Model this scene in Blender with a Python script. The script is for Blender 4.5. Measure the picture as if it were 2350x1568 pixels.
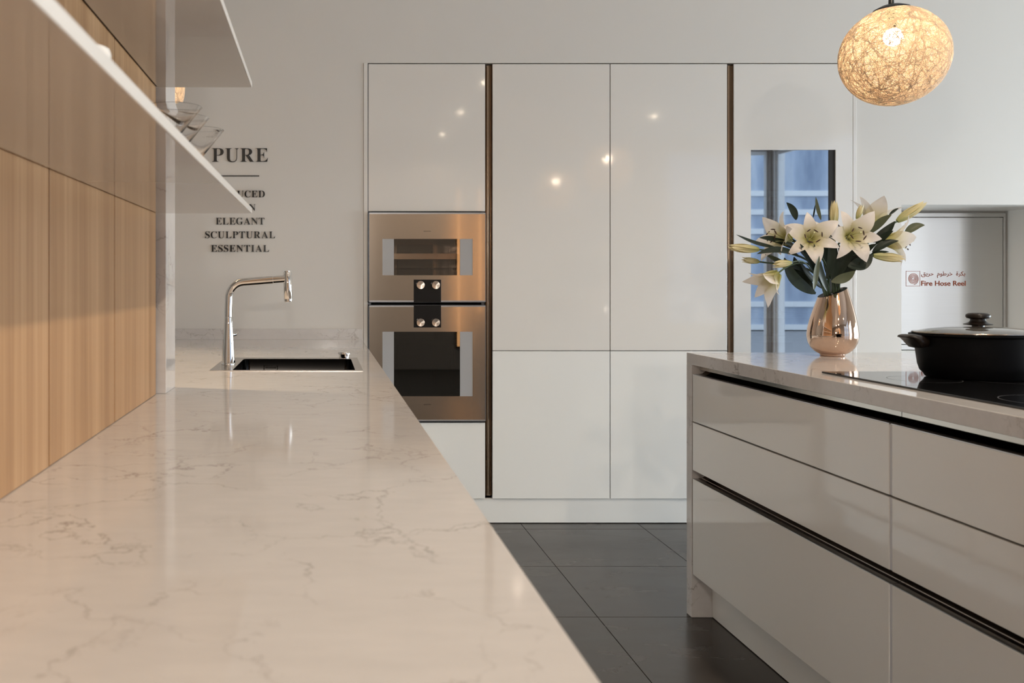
import bpy, bmesh, math, random
from mathutils import Vector, Matrix
random.seed(7)
R = math.radians
S = bpy.context.scene
for o in list(bpy.data.objects): bpy.data.objects.remove(o)
COL = S.collection

# ------------------------------------------------------------------ camera
FPX = 2090.0                       # focal length in pixels of the 2350 wide frame
VX, VY = 739.0, 647.0              # vanishing point of the room depth
EYE = 1.241
cd = bpy.data.cameras.new('camera')
cam = bpy.data.objects.new('camera', cd); COL.objects.link(cam)
cam.location = (0, 0, EYE); cam.rotation_euler = (R(90), 0, 0)
cd.sensor_width = 36.0; cd.lens = FPX / 2350 * 36
cd.shift_x = (1175 - VX) / 2350
cd.shift_y = -(784 - VY) / 2350
cd.clip_start = 0.02; cd.clip_end = 200
cd.dof.use_dof = True; cd.dof.focus_distance = 3.9; cd.dof.aperture_fstop = 7.0
S.camera = cam

# ------------------------------------------------------------------ view and world
vs = S.view_settings
vs.view_transform = 'Standard'; vs.look = 'None'; vs.gamma = 1.0; vs.use_curve_mapping = False
vs.exposure = 0.0
w = bpy.data.worlds.new('sky'); S.world = w; w.use_nodes = True
bg = w.node_tree.nodes['Background']
bg.inputs[0].default_value = (0.62, 0.78, 1.0, 1); bg.inputs[1].default_value = 2.6
try:
    S.cycles.use_denoising = True
    S.cycles.max_bounces = 24; S.cycles.diffuse_bounces = 5; S.cycles.glossy_bounces = 6
    S.cycles.transmission_bounces = 24; S.cycles.transparent_max_bounces = 12
    S.cycles.sample_clamp_indirect = 25.0
    S.cycles.blur_glossy = 0.0
except Exception: pass

WALL_Y = 4.665
ROOM_X0, ROOM_X1, ROOM_Y0, CEIL = -3.2, 6.4, -3.6, 3.3

def area_light(name, loc, rot, sx, sy, power, col):
    l = bpy.data.lights.new(name, 'AREA'); l.shape = 'RECTANGLE'; l.size = sx; l.size_y = sy
    l.energy = power; l.color = col
    o = bpy.data.objects.new(name, l); COL.objects.link(o); o.location = loc; o.rotation_euler = rot
    return o
# daylight through the two windows of the right wall
area_light('daylight_right', (6.3, 0.2, 1.3), (0, R(90), 0), 2.1, 1.5, 26, (1.0, 0.97, 0.93))
area_light('daylight_far', (6.3, 3.35, 0.80), (0, R(90), 0), 1.5, 2.0, 142, (0.87, 0.97, 1.0))

# ------------------------------------------------------------------ mesh helpers
def W(o):
    v = Vector((0, 0, 0))
    while o is not None:
        v += o.location; o = o.parent
    return v

class MB:
    def __init__(s): s.v = []; s.f = []; s.t = None
    def add(s, vs_, fs_):
        b = len(s.v); s.v += [tuple(p) for p in vs_]; s.f += [tuple(b + i for i in f) for f in fs_]
        return s
    def box(s, x0, x1, y0, y1, z0, z1, bev=0.0):
        if x0 > x1: x0, x1 = x1, x0
        if y0 > y1: y0, y1 = y1, y0
        if z0 > z1: z0, z1 = z1, z0
        bm = bmesh.new()
        bmesh.ops.create_cube(bm, size=1.0)
        for v in bm.verts:
            v.co = Vector(((x0 + x1) / 2 + v.co.x * (x1 - x0), (y0 + y1) / 2 + v.co.y * (y1 - y0), (z0 + z1) / 2 + v.co.z * (z1 - z0)))
        if bev > 0:
            bmesh.ops.bevel(bm, geom=list(bm.edges), offset=bev, segments=2, affect='EDGES', profile=0.5)
        bm.verts.index_update()
        s.add([v.co[:] for v in bm.verts], [[v.index for v in f.verts] for f in bm.faces])
        bm.free(); return s
    def lathe(s, prof, c=(0, 0, 0), n=32, ex=1.0, ey=1.0, zfn=None):
        b = []; fs_ = []
        for r, z in prof:
            for k in range(n):
                a = 2 * math.pi * k / n
                x, y = r * ex * math.cos(a), r * ey * math.sin(a)
                zz = z if zfn is None else zfn(x, y, z)
                b.append((c[0] + x, c[1] + y, c[2] + zz))
        m = len(prof)
        for i in range(m - 1):
            for k in range(n):
                k2 = (k + 1) % n
                fs_.append((i * n + k, i * n + k2, (i + 1) * n + k2, (i + 1) * n + k))
        if prof[0][0] > 0: fs_.append(tuple(range(n))[::-1])
        if prof[-1][0] > 0: fs_.append(tuple((m - 1) * n + k for k in range(n)))
        return s.add(b, fs_)
    def tube(s, pts, rad, n=12, cap=True):
        pts = [Vector(p) for p in pts]; m = len(pts)
        if not hasattr(rad, '__len__'): rad = [rad] * m
        t0 = (pts[1] - pts[0]).normalized()
        up = Vector((0, 0, 1)) if abs(t0.z) < 0.9 else Vector((0, 1, 0))
        nrm = t0.cross(up).normalized(); b = []; fs_ = []
        for i in range(m):
            t = (pts[min(i + 1, m - 1)] - pts[max(i - 1, 0)]).normalized()
            nrm = (nrm - t * nrm.dot(t)).normalized(); bn = t.cross(nrm)
            for k in range(n):
                a = 2 * math.pi * k / n
                b.append(pts[i] + (nrm * math.cos(a) + bn * math.sin(a)) * rad[i])
        for i in range(m - 1):
            for k in range(n):
                k2 = (k + 1) % n
                fs_.append((i * n + k, i * n + k2, (i + 1) * n + k2, (i + 1) * n + k))
        if cap:
            fs_.append(tuple(range(n))[::-1]); fs_.append(tuple((m - 1) * n + k for k in range(n)))
        return s.add(b, fs_)
    def build(s, name, mat, parent=None, smooth=False, angle=40, world=True):
        off = W(parent) if (parent is not None and world) else Vector((0, 0, 0))
        me = bpy.data.meshes.new(name)
        me.from_pydata([(p[0] - off.x, p[1] - off.y, p[2] - off.z) for p in s.v], [], s.f)
        bm = bmesh.new(); bm.from_mesh(me); bmesh.ops.recalc_face_normals(bm, faces=bm.faces)
        bm.to_mesh(me); bm.free()
        if s.t is not None:
            a = me.attributes.new('tint', 'FLOAT', 'POINT')
            for i, v in enumerate(s.t): a.data[i].value = v
        if smooth:
            for p in me.polygons: p.use_smooth = True
            if angle < 180: me.set_sharp_from_angle(angle=R(angle))
        me.materials.append(mat)
        o = bpy.data.objects.new(name, me); COL.objects.link(o)
        if parent is not None: o.parent = parent
        return o

def box(name, mat, parent, x0, x1, y0, y1, z0, z1, bev=0.0):
    return MB().box(x0, x1, y0, y1, z0, z1, bev).build(name, mat, parent)

def tag(o, label=None, cat=None, group=None, kind=None):
    if label: o['label'] = label
    if cat: o['category'] = cat
    if group: o['group'] = group
    if kind: o['kind'] = kind
    return o
def thing(name, loc, label, cat, group=None):
    o = bpy.data.objects.new(name, None); COL.objects.link(o); o.location = loc
    o.empty_display_size = 0.05
    return tag(o, label, cat, group)
def copy_tree(o, parent=None):
    c = o.copy(); COL.objects.link(c)
    if parent is not None: c.parent = parent
    for ch in list(o.children): copy_tree(ch, c)
    return c
def at(px, py, Y):
    return Vector(((px - VX) * Y / FPX, Y, EYE - (py - VY) * Y / FPX))

# ------------------------------------------------------------------ material helpers
def mat(name, col=(0.8, 0.8, 0.8), rough=0.5, metal=0.0, **kw):
    m = bpy.data.materials.new(name); m.use_nodes = True
    p = m.node_tree.nodes['Principled BSDF']
    p.inputs['Base Color'].default_value = (*col, 1); p.inputs['Roughness'].default_value = rough
    p.inputs['Metallic'].default_value = metal
    for k, v in kw.items():
        p.inputs[k].default_value = v
    return m
def nodes(m):
    nt = m.node_tree
    return nt, nt.nodes, nt.links, nt.nodes['Principled BSDF']
def N(nt, typ, **kw):
    n = nt.nodes.new(typ)
    for k, v in kw.items():
        if k.startswith('i_'):
            key = k[2:]; key = int(key) if key.isdigit() else key
            n.inputs[key].default_value = v
        else: setattr(n, k, v)
    return n
def ramp(nt, stops, interp='LINEAR'):
    r = nt.nodes.new('ShaderNodeValToRGB'); r.color_ramp.interpolation = interp
    e = r.color_ramp.elements
    while len(e) < len(stops): e.new(0.5)
    for el, (p, c) in zip(e, stops):
        el.position = p; el.color = (*c, 1) if len(c) == 3 else c
    return r
def mapping(nt, scale, loc=(0, 0, 0), coord='Object'):
    tc = nt.nodes.new('ShaderNodeTexCoord'); mp = nt.nodes.new('ShaderNodeMapping')
    mp.inputs['Scale'].default_value = scale; mp.inputs['Location'].default_value = loc
    nt.links.new(tc.outputs[coord], mp.inputs['Vector']); return mp.outputs['Vector']
def noise(nt, vec, scale, detail=4, rough=0.55, dist=0.0):
    n = N(nt, 'ShaderNodeTexNoise', i_Scale=scale, i_Detail=detail, i_Roughness=rough, i_Distortion=dist)
    nt.links.new(vec, n.inputs['Vector']); return n.outputs['Fac']
def math_(nt, op, a, b=None, clamp=False):
    n = N(nt, 'ShaderNodeMath', operation=op, use_clamp=clamp)
    for i, v in enumerate((a, b)):
        if v is None: continue
        if isinstance(v, (int, float)): n.inputs[i].default_value = v
        else: nt.links.new(v, n.inputs[i])
    return n.outputs[0]
def mixc(nt, fac, a, b, blend='MIX'):
    n = N(nt, 'ShaderNodeMix', data_type='RGBA', blend_type=blend)
    for sock, v in ((n.inputs[0], fac), (n.inputs[6], a), (n.inputs[7], b)):
        if isinstance(v, (int, float)): sock.default_value = v
        elif isinstance(v, tuple): sock.default_value = (*v, 1)
        else: nt.links.new(v, sock)
    return n.outputs[2]

# ------------------------------------------------------------------ materials
def stone_mat(name, base, vein, rough):
    m = mat(name, base, rough); nt, nd, L, p = nodes(m)
    def veins(scale, width, mask_scale, lo, hi, amp, seed):
        vv = mapping(nt, (1, 1, 1), (seed, seed * 2.3, seed * 0.7))
        dn = N(nt, 'ShaderNodeTexNoise', i_Scale=scale * 1.6, i_Detail=6, i_Roughness=0.62); L.new(vv, dn.inputs['Vector'])
        ds = N(nt, 'ShaderNodeVectorMath', operation='SUBTRACT'); L.new(dn.outputs['Color'], ds.inputs[0]); ds.inputs[1].default_value = (.5, .5, .5)
        sc_ = N(nt, 'ShaderNodeVectorMath', operation='SCALE'); L.new(ds.outputs[0], sc_.inputs[0]); sc_.inputs['Scale'].default_value = amp
        ad = N(nt, 'ShaderNodeVectorMath', operation='ADD'); L.new(vv, ad.inputs[0]); L.new(sc_.outputs[0], ad.inputs[1])
        vo = N(nt, 'ShaderNodeTexVoronoi', feature='DISTANCE_TO_EDGE', i_Scale=scale); L.new(ad.outputs[0], vo.inputs['Vector'])
        mk = noise(nt, vv, mask_scale, 4, 0.6)
        mr = N(nt, 'ShaderNodeMapRange', i_1=lo, i_2=hi); L.new(mk, mr.inputs[0])
        wn = noise(nt, vv, mask_scale * 4, 3, 0.6)
        wd = math_(nt, 'MULTIPLY', wn, width * 2)
        ln = math_(nt, 'SUBTRACT', 1.0, math_(nt, 'DIVIDE', vo.outputs['Distance'], wd), clamp=True)
        return math_(nt, 'MULTIPLY', ln, mr.outputs[0])
    a = veins(3.0, 0.011, 2.6, 0.46, 0.66, 0.34, 1.3)
    b = veins(8.0, 0.022, 5.0, 0.52, 0.66, 0.11, 4.1)
    c = veins(1.7, 0.09, 2.0, 0.42, 0.7, 0.4, 7.7)
    vs_ = mapping(nt, (9, 26, 26), (0.2, 0, 0))
    mott = noise(nt, vs_, 1.6, 5, 0.6)
    mr = N(nt, 'ShaderNodeMapRange', i_1=0.3, i_2=0.75); nt.links.new(mott, mr.inputs[0])
    light = tuple(min(1, x * 1.04) for x in base); dark = tuple(x * 0.965 for x in base)
    col = mixc(nt, mr.outputs[0], dark, light)
    col = mixc(nt, math_(nt, 'MULTIPLY', c, 0.30), col, tuple(x * 0.80 for x in base))
    col = mixc(nt, math_(nt, 'MULTIPLY', b, 0.75), col, vein)
    col = mixc(nt, math_(nt, 'MULTIPLY', a, 0.95), col, vein)
    L.new(col, p.inputs['Base Color'])
    return m
M = {}
M['stone'] = stone_mat('pale_quartz', (0.66, 0.63, 0.612), (0.30, 0.26, 0.235), 0.075)

def wood_mat(name):
    m = mat(name, (0.6, 0.4, 0.22), 0.42); nt, nd, L, p = nodes(m)
    oi = N(nt, 'ShaderNodeObjectInfo')
    tc = N(nt, 'ShaderNodeTexCoord')
    ad = N(nt, 'ShaderNodeVectorMath', operation='ADD')
    cx = N(nt, 'ShaderNodeCombineXYZ')
    L.new(math_(nt, 'MULTIPLY', oi.outputs['Random'], 13.0), cx.inputs[1])
    L.new(tc.outputs['Object'], ad.inputs[0]); L.new(cx.outputs[0], ad.inputs[1])
    def mp(scale):
        q = N(nt, 'ShaderNodeMapping'); q.inputs['Scale'].default_value = scale
        L.new(ad.outputs[0], q.inputs['Vector']); return q.outputs['Vector']
    fine = noise(nt, mp((8, 150, 2.2)), 1.0, 5, 0.6)
    mid = noise(nt, mp((4, 26, 0.35)), 1.0, 3, 0.5, 0.3)
    broad = noise(nt, mp((2, 7, 0.12)), 1.0, 2, 0.5)
    f = math_(nt, 'ADD', math_(nt, 'MULTIPLY', fine, 0.36), math_(nt, 'ADD', math_(nt, 'MULTIPLY', mid, 0.40), math_(nt, 'MULTIPLY', broad, 0.24)))
    r = ramp(nt, [(0.34, (0.33, 0.175, 0.078)), (0.5, (0.455, 0.262, 0.126)), (0.64, (0.56, 0.345, 0.185))])
    L.new(f, r.inputs[0]); L.new(r.outputs[0], p.inputs['Base Color'])
    b = N(nt, 'ShaderNodeBump', i_Strength=0.08, i_Distance=0.001); L.new(fine, b.inputs['Height']); L.new(b.outputs[0], p.inputs['Normal'])
    return m
M['wood'] = wood_mat('oak_veneer')
M['lacquer'] = mat('white_gloss_lacquer', (0.80, 0.775, 0.74), 0.07, **{'IOR': 1.5, 'Coat Weight': 0.3, 'Coat Roughness': 0.03})
M['shelf'] = mat('shaded_shelf_lacquer', (0.50, 0.455, 0.41), 0.02, **{'IOR': 2.3})  # white lacquer darkened; underside shade and oak reflection put into its colour
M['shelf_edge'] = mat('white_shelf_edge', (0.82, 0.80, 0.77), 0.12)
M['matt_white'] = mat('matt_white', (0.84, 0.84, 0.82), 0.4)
M['lit_satin_white'] = mat('lit_satin_lacquer', (0.86, 0.86, 0.84), 0.28)  # satin door white, made paler to add low daylight on the lower fronts
def wall_mat():
    m = mat('wall_paint', (0.79, 0.77, 0.735), 0.42); nt, nd, L, p = nodes(m)
    p.inputs['Specular IOR Level'].default_value = 0.35
    n = noise(nt, mapping(nt, (1, 1, 1)), 180, 3)
    b = N(nt, 'ShaderNodeBump', i_Strength=0.03, i_Distance=0.001); L.new(n, b.inputs['Height']); L.new(b.outputs[0], p.inputs['Normal'])
    n2 = noise(nt, mapping(nt, (1, 1, 1)), 1.1, 3)
    L.new(mixc(nt, n2, (0.725, 0.705, 0.675), (0.75, 0.73, 0.70)), p.inputs['Base Color'])
    return m
M['wall'] = wall_mat()
def tile_mat():
    m = mat('dark_floor_tile', (0.07, 0.065, 0.06), 0.33); nt, nd, L, p = nodes(m)
    v = mapping(nt, (1.6, 3.2, 1), coord='Generated')
    oi = N(nt, 'ShaderNodeObjectInfo')
    g = N(nt, 'ShaderNodeNewGeometry')
    mp = N(nt, 'ShaderNodeMapping'); mp.inputs['Scale'].default_value = (1.4, 3.4, 1); L.new(g.outputs['Position'], mp.inputs['Vector'])
    n = noise(nt, mp.outputs[0], 2.0, 7, 0.62, 0.5)
    r = ramp(nt, [(0.3, (0.026, 0.020, 0.016)), (0.55, (0.038, 0.031, 0.026)), (0.75, (0.060, 0.051, 0.045))])
    L.new(n, r.inputs[0])
    vr = math_(nt, 'ADD', 0.9, math_(nt, 'MULTIPLY', oi.outputs['Random'], 0.2))
    mx = N(nt, 'ShaderNodeMix', data_type='RGBA', blend_type='MULTIPLY'); mx.inputs[0].default_value = 1
    L.new(r.outputs[0], mx.inputs[6]); L.new(vr, mx.inputs[7]); L.new(mx.outputs[2], p.inputs['Base Color'])
    rr = N(nt, 'ShaderNodeMapRange', i_1=0.3, i_2=0.8, i_3=0.2, i_4=0.32); L.new(n, rr.inputs[0]); L.new(rr.outputs[0], p.inputs['Roughness'])
    return m
M['tile'] = tile_mat()
M['grout'] = mat('grout', (0.05, 0.046, 0.042), 0.8)
def brushed(name, col, rough, aniso, axis='Z', coat=0.0, rot=0.25):
    m = mat(name, col, rough, 1.0, **{'Anisotropic': aniso, 'Coat Weight': coat, 'Coat Roughness': 0.02}); nt, nd, L, p = nodes(m)
    t = N(nt, 'ShaderNodeTangent', direction_type='RADIAL', axis=axis); L.new(t.outputs[0], p.inputs['Tangent'])
    p.inputs['Anisotropic Rotation'].default_value = rot
    n = noise(nt, mapping(nt, (3, 3, 700)), 1.0, 2)
    L.new(mixc(nt, n, tuple(c * 0.93 for c in col), tuple(min(1, c * 1.05) for c in col)), p.inputs['Base Color'])
    return m
M['steel'] = brushed('brushed_steel', (0.50, 0.44, 0.385), 0.14, 0.75, coat=0.5)
M['hose_steel'] = brushed('dull_steel', (0.62, 0.61, 0.59), 0.34, 0.6)
M['sink_steel'] = mat('sink_steel', (0.62, 0.59, 0.56), 0.25, 1.0)
M['bowl_steel'] = mat('shaded_bowl_steel', (0.035, 0.032, 0.03), 0.14, 1.0)  # steel blackened; the dark mirrored inside the bowl is put into its colour
M['chrome'] = mat('chrome', (0.86, 0.82, 0.78), 0.03, 1.0)
M['knob'] = brushed('turned_steel', (0.66, 0.60, 0.54), 0.22, 0.8, axis='Y', rot=0.0)
M['panel_grey'] = mat('grey_printed_glass', (0.40, 0.40, 0.41), 0.25)
M['frame_dark'] = mat('dark_anodised_edge', (0.13, 0.14, 0.16), 0.3, 0.6)
M['frame_light'] = mat('light_edge_trim', (0.42, 0.42, 0.44), 0.3, 0.7)
M['black_glass'] = mat('black_glass', (0.008, 0.008, 0.009), 0.03)
M['black'] = mat('black_lettering', (0.012, 0.011, 0.011), 0.35)
M['void'] = mat('dark_recess', (0.012, 0.010, 0.009), 0.6)
M['bronze'] = mat('bronze_channel', (0.34, 0.265, 0.20), 0.2, 1.0)
M['bronze_dark'] = mat('dark_bronze_channel', (0.085, 0.06, 0.045), 0.25, 1.0)
M['joint'] = mat('pale_grey_joint', (0.62, 0.62, 0.65), 0.35)
M['rail'] = mat('pale_metal_rail', (0.60, 0.56, 0.51), 0.13, 1.0)
M['alu'] = mat('aluminium_edge', (0.62, 0.61, 0.61), 0.3, 1.0)
M['cavity'] = mat('oven_cavity', (0.30, 0.255, 0.22), 0.14, 1.0)
M['cavity_dark'] = mat('enamel_cavity', (0.02, 0.022, 0.021), 0.25)
M['tray'] = mat('oven_tray_steel', (0.45, 0.38, 0.32), 0.18, 1.0)
M['rose_gold'] = mat('rose_gold', (0.72, 0.525, 0.405), 0.035, 1.0)
M['vase_in'] = mat('vase_inside', (0.01, 0.01, 0.01), 0.5)
M['pot'] = mat('matt_black_pot', (0.003, 0.003, 0.0035), 0.45, **{'IOR': 1.2, 'Specular IOR Level': 0.4})
M['pot_handle'] = mat('brown_black_handle', (0.012, 0.008, 0.006), 0.35, **{'Specular IOR Level': 0.35})
M['porcelain'] = mat('white_porcelain', (0.85, 0.83, 0.80), 0.12)
M['sign_red'] = mat('sign_red', (0.44, 0.13, 0.075), 0.6, **{'Specular IOR Level': 0.0})
M['sign_plate'] = mat('sign_plate', (0.72, 0.72, 0.70), 0.3)
M['leaf'] = None
def glass(name, col=(1, 1, 1), ior=1.45):
    m = mat(name, col, 0.0, 0.0, **{'Transmission Weight': 1.0, 'IOR': ior}); return m
M['glass'] = glass('clear_glass')
def thin_glass(name, tint, refl):
    m = bpy.data.materials.new(name); m.use_nodes = True; nt = m.node_tree; nt.nodes.clear()
    o = N(nt, 'ShaderNodeOutputMaterial'); g = N(nt, 'ShaderNodeBsdfGlossy', i_Roughness=0.015)
    t = N(nt, 'ShaderNodeBsdfTransparent'); t.inputs[0].default_value = (*tint, 1)
    g.inputs[0].default_value = (1, 1, 1, 1)
    fr = N(nt, 'ShaderNodeFresnel', i_IOR=1.5)
    f = math_(nt, 'ADD', fr.outputs[0], refl, clamp=True)
    mx = N(nt, 'ShaderNodeMixShader'); nt.links.new(f, mx.inputs[0]); nt.links.new(t.outputs[0], mx.inputs[1]); nt.links.new(g.outputs[0], mx.inputs[2])
    nt.links.new(mx.outputs[0], o.inputs[0]); return m
M['oven_glass'] = thin_glass('oven_glass', (0.80, 0.76, 0.72), 0.03)
M['oven_glass_dark'] = thin_glass('tinted_oven_glass', (0.34, 0.38, 0.36), 0.04)
M['coated_glass'] = thin_glass('coated_door_glass', (0.45, 0.5, 0.55), 0.34)
M['lid_glass'] = thin_glass('lid_glass', (0.75, 0.75, 0.74), 0.10)
def emit(name, col, st):
    m = bpy.data.materials.new(name); m.use_nodes = True; nt = m.node_tree; nt.nodes.clear()
    o = N(nt, 'ShaderNodeOutputMaterial'); e = N(nt, 'ShaderNodeEmission', i_Strength=st); e.inputs[0].default_value = (*col, 1)
    nt.links.new(e.outputs[0], o.inputs[0]); return m
M['bulb'] = emit('lamp_bulb', (1.0, 0.78, 0.54), 112)
M['spot_lamp'] = emit('spot_lamp', (1.0, 0.80, 0.58), 60)
def translucent(name, col, tr, tint=None):
    m = bpy.data.materials.new(name); m.use_nodes = True; nt = m.node_tree; nt.nodes.clear()
    o = N(nt, 'ShaderNodeOutputMaterial'); d = N(nt, 'ShaderNodeBsdfDiffuse'); t = N(nt, 'ShaderNodeBsdfTranslucent')
    gl = N(nt, 'ShaderNodeBsdfGlossy', i_Roughness=0.4)
    mx = N(nt, 'ShaderNodeMixShader'); mx.inputs[0].default_value = tr
    m2 = N(nt, 'ShaderNodeMixShader'); m2.inputs[0].default_value = 0.04
    if tint:
        a = N(nt, 'ShaderNodeAttribute', attribute_name='tint'); r = ramp(nt, tint)
        nt.links.new(a.outputs['Fac'], r.inputs[0]); nt.links.new(r.outputs[0], d.inputs[0]); nt.links.new(r.outputs[0], t.inputs[0])
    else:
        d.inputs[0].default_value = (*col, 1); t.inputs[0].default_value = (*col, 1)
    nt.links.new(d.outputs[0], mx.inputs[1]); nt.links.new(t.outputs[0], mx.inputs[2])
    nt.links.new(mx.outputs[0], m2.inputs[1]); nt.links.new(gl.outputs[0], m2.inputs[2])
    nt.links.new(m2.outputs[0], o.inputs[0]); return m
M['string'] = translucent('lamp_string', (0.94, 0.85, 0.72), 0.6)
M['petal'] = translucent('lily_petal', None, 0.3, [(0.0, (0.42, 0.42, 0.13)), (0.22, (0.62, 0.58, 0.27)), (0.5, (0.80, 0.74, 0.60)), (0.72, (0.86, 0.80, 0.75))])
M['bud'] = translucent('lily_bud', None, 0.25, [(0.0, (0.40, 0.42, 0.15)), (0.5, (0.70, 0.63, 0.36)), (1.0, (0.80, 0.72, 0.46))])
M['anther'] = mat('dark_anther', (0.05, 0.018, 0.012), 0.7)
M['filament'] = mat('pale_filament', (0.62, 0.62, 0.34), 0.5)
def leaf_mat(name, c0, c1):
    m = mat(name, c0, 0.45, **{'Specular IOR Level': 0.3}); nt, nd, L, p = nodes(m)
    n = noise(nt, mapping(nt, (1, 1, 1)), 30, 3)
    L.new(mixc(nt, n, c0, c1), p.inputs['Base Color']); return m
M['leaf'] = leaf_mat('dark_leaf', (0.009, 0.017, 0.011), (0.018, 0.030, 0.019))
M['leaf_pale'] = leaf_mat('pale_leaf', (0.065, 0.080, 0.045), (0.10, 0.115, 0.068))
M['stem'] = mat('green_stem', (0.05, 0.085, 0.04), 0.45)

# ------------------------------------------------------------------ the room
fl = box('floor', M['grout'], None, ROOM_X0 - .1, ROOM_X1 + .1, ROOM_Y0 - .1, 5.6, -0.12, -0.004); tag(fl, kind='structure')
tile_me = None
for i in range(-3, 8):
    for j in range(-6, 3):
        x0 = 1.02 + (i - 0) * 0.6; y0 = 3.37 + (j) * 0.6
        if tile_me is None:
            t = MB().box(0.0012, 0.5988, 0.0012, 0.5988, -0.006, 0.0, 0.001).build('tile', M['tile'], fl); tile_me = t.data
        else:
            t = bpy.data.objects.new('tile', tile_me); COL.objects.link(t); t.parent = fl
        t.location = (x0, y0, 0)
ce = box('ceiling', M['wall'], None, ROOM_X0 - .1, ROOM_X1 + .1, ROOM_Y0 - .1, 5.6, CEIL, CEIL + .1); tag(ce, kind='structure')

CAB_X0, CAB_X1, CAB_TOP = 0.2125, 2.735, 2.362
NX0, NX1, NTOP, NDEP = 2.968, 3.82, 1.636, 0.435     # recess of the hose cabinet
wb = MB()
WB = 5.5
wb.box(ROOM_X0, CAB_X0, WALL_Y, WB, 0, CEIL)
wb.box(CAB_X0, CAB_X1, WALL_Y, WB, CAB_TOP, CEIL)
wb.box(CAB_X1, NX0, WALL_Y, WB, 0, CEIL)
wb.box(NX0, NX1, WALL_Y, WB, NTOP, CEIL)
wb.box(NX1, ROOM_X1, WALL_Y, WB, 0, CEIL)
wb.box(NX0, NX1, WALL_Y + NDEP, WB, 0, NTOP)
wb.box(CAB_X0, CAB_X1, WB - .1, WB, 0, CAB_TOP)
tag(wb.build('wall_back', M['wall']), kind='structure')

wr = MB()
wins = ((-3.55, -1.2, 0.15, 3.1), (-0.6, 1.0, 0.2, 2.4), (2.3, 4.4, 0.03, 1.58))
yy = ROOM_Y0
for y0, y1, z0, z1 in wins:
    wr.box(ROOM_X1, ROOM_X1 + .15, yy, y0, 0, CEIL); wr.box(ROOM_X1, ROOM_X1 + .15, y0, y1, 0, z0); wr.box(ROOM_X1, ROOM_X1 + .15, y0, y1, z1, CEIL); yy = y1
wr.box(ROOM_X1, ROOM_X1 + .15, yy, WB, 0, CEIL)
tag(wr.build('wall_right', M['wall']), kind='structure')
for k, (y0, y1, z0, z1) in enumerate(wins):
    wf = MB()
    for y in (y0 + .03, y1 - .03): wf.box(ROOM_X1 + .03, ROOM_X1 + .09, y - .03, y + .03, z0, z1)
    for z in (z0 + .03, z1 - .03): wf.box(ROOM_X1 + .035, ROOM_X1 + .085, y0, y1, z - .03, z + .03)
    tag(wf.build('window_%d' % (k + 2), M['matt_white']), kind='structure')
tag(box('wall_far_left', M['wall'], None, ROOM_X0 - .15, ROOM_X0, ROOM_Y0, WB, 0, CEIL), kind='structure')
# rear wall with a large shop window
rw = MB()
gx0, gx1, gz0, gz1 = 4.9, 6.35, 0.15, 3.1
rw.box(ROOM_X0, gx0, ROOM_Y0 - .15, ROOM_Y0, 0, CEIL)
rw.box(gx0, gx1, ROOM_Y0 - .15, ROOM_Y0, 0, gz0); rw.box(gx0, gx1, ROOM_Y0 - .15, ROOM_Y0, gz1, CEIL)
rw.box(gx1, ROOM_X1, ROOM_Y0 - .15, ROOM_Y0, 0, CEIL)
wre = rw.build('wall_rear', mat('taupe_wall', (0.30, 0.255, 0.215), 0.6)); tag(wre, kind='structure')
ws = thing('wall_spotlight', (0.09, ROOM_Y0 + .001, 1.87), 'small white spotlight on the taupe rear wall, aimed along the worktop', 'lamp')
box('housing', M['matt_white'], ws, -0.03, 0.21, ROOM_Y0 + .001, ROOM_Y0 + .07, 1.82, 1.92, .004)
lw = bpy.data.lights.new('wall_spot_beam', 'AREA'); lw.shape = 'RECTANGLE'; lw.size = .2; lw.size_y = .06; lw.energy = 30; lw.color = (1.0, .93, .84)
lwo = bpy.data.objects.new('wall_spot_beam', lw); COL.objects.link(lwo); lwo.parent = ws; lwo.location = (0, .074, 0); lwo.rotation_euler = (R(90), 0, 0)
M['glow'] = emit('warm_led', (1.0, 0.50, 0.20), 5.0)
for k, x in enumerate((1.93, 2.23)):
    t = thing('wall_lamp', (x, ROOM_Y0 + .03, 1.45), 'slim upright warm wall lamp on the taupe rear wall, ' + ('farther from', 'nearer')[k] + ' the shop window', 'lamp', 'upright wall lamps on the rear wall')
    box('housing', M['bronze'], t, x - .04, x + .04, ROOM_Y0 + .0005, ROOM_Y0 + .03, 0.3, 2.6, .003)
    box('light_tube', M['glow'], t, x - .022, x + .022, ROOM_Y0 + .0305, ROOM_Y0 + .045, 0.33, 2.57, .003)
wf = MB()
for x in (gx0, gx1): wf.box(x - .025, x + .025, ROOM_Y0 - .1, ROOM_Y0 - .04, gz0, gz1)
for z in (gz0 + .025, gz1 - .025): wf.box(gx0, gx1, ROOM_Y0 - .095, ROOM_Y0 - .045, z - .025, z + .025)
tag(wf.build('window_1', M['matt_white']), kind='structure')
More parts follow.
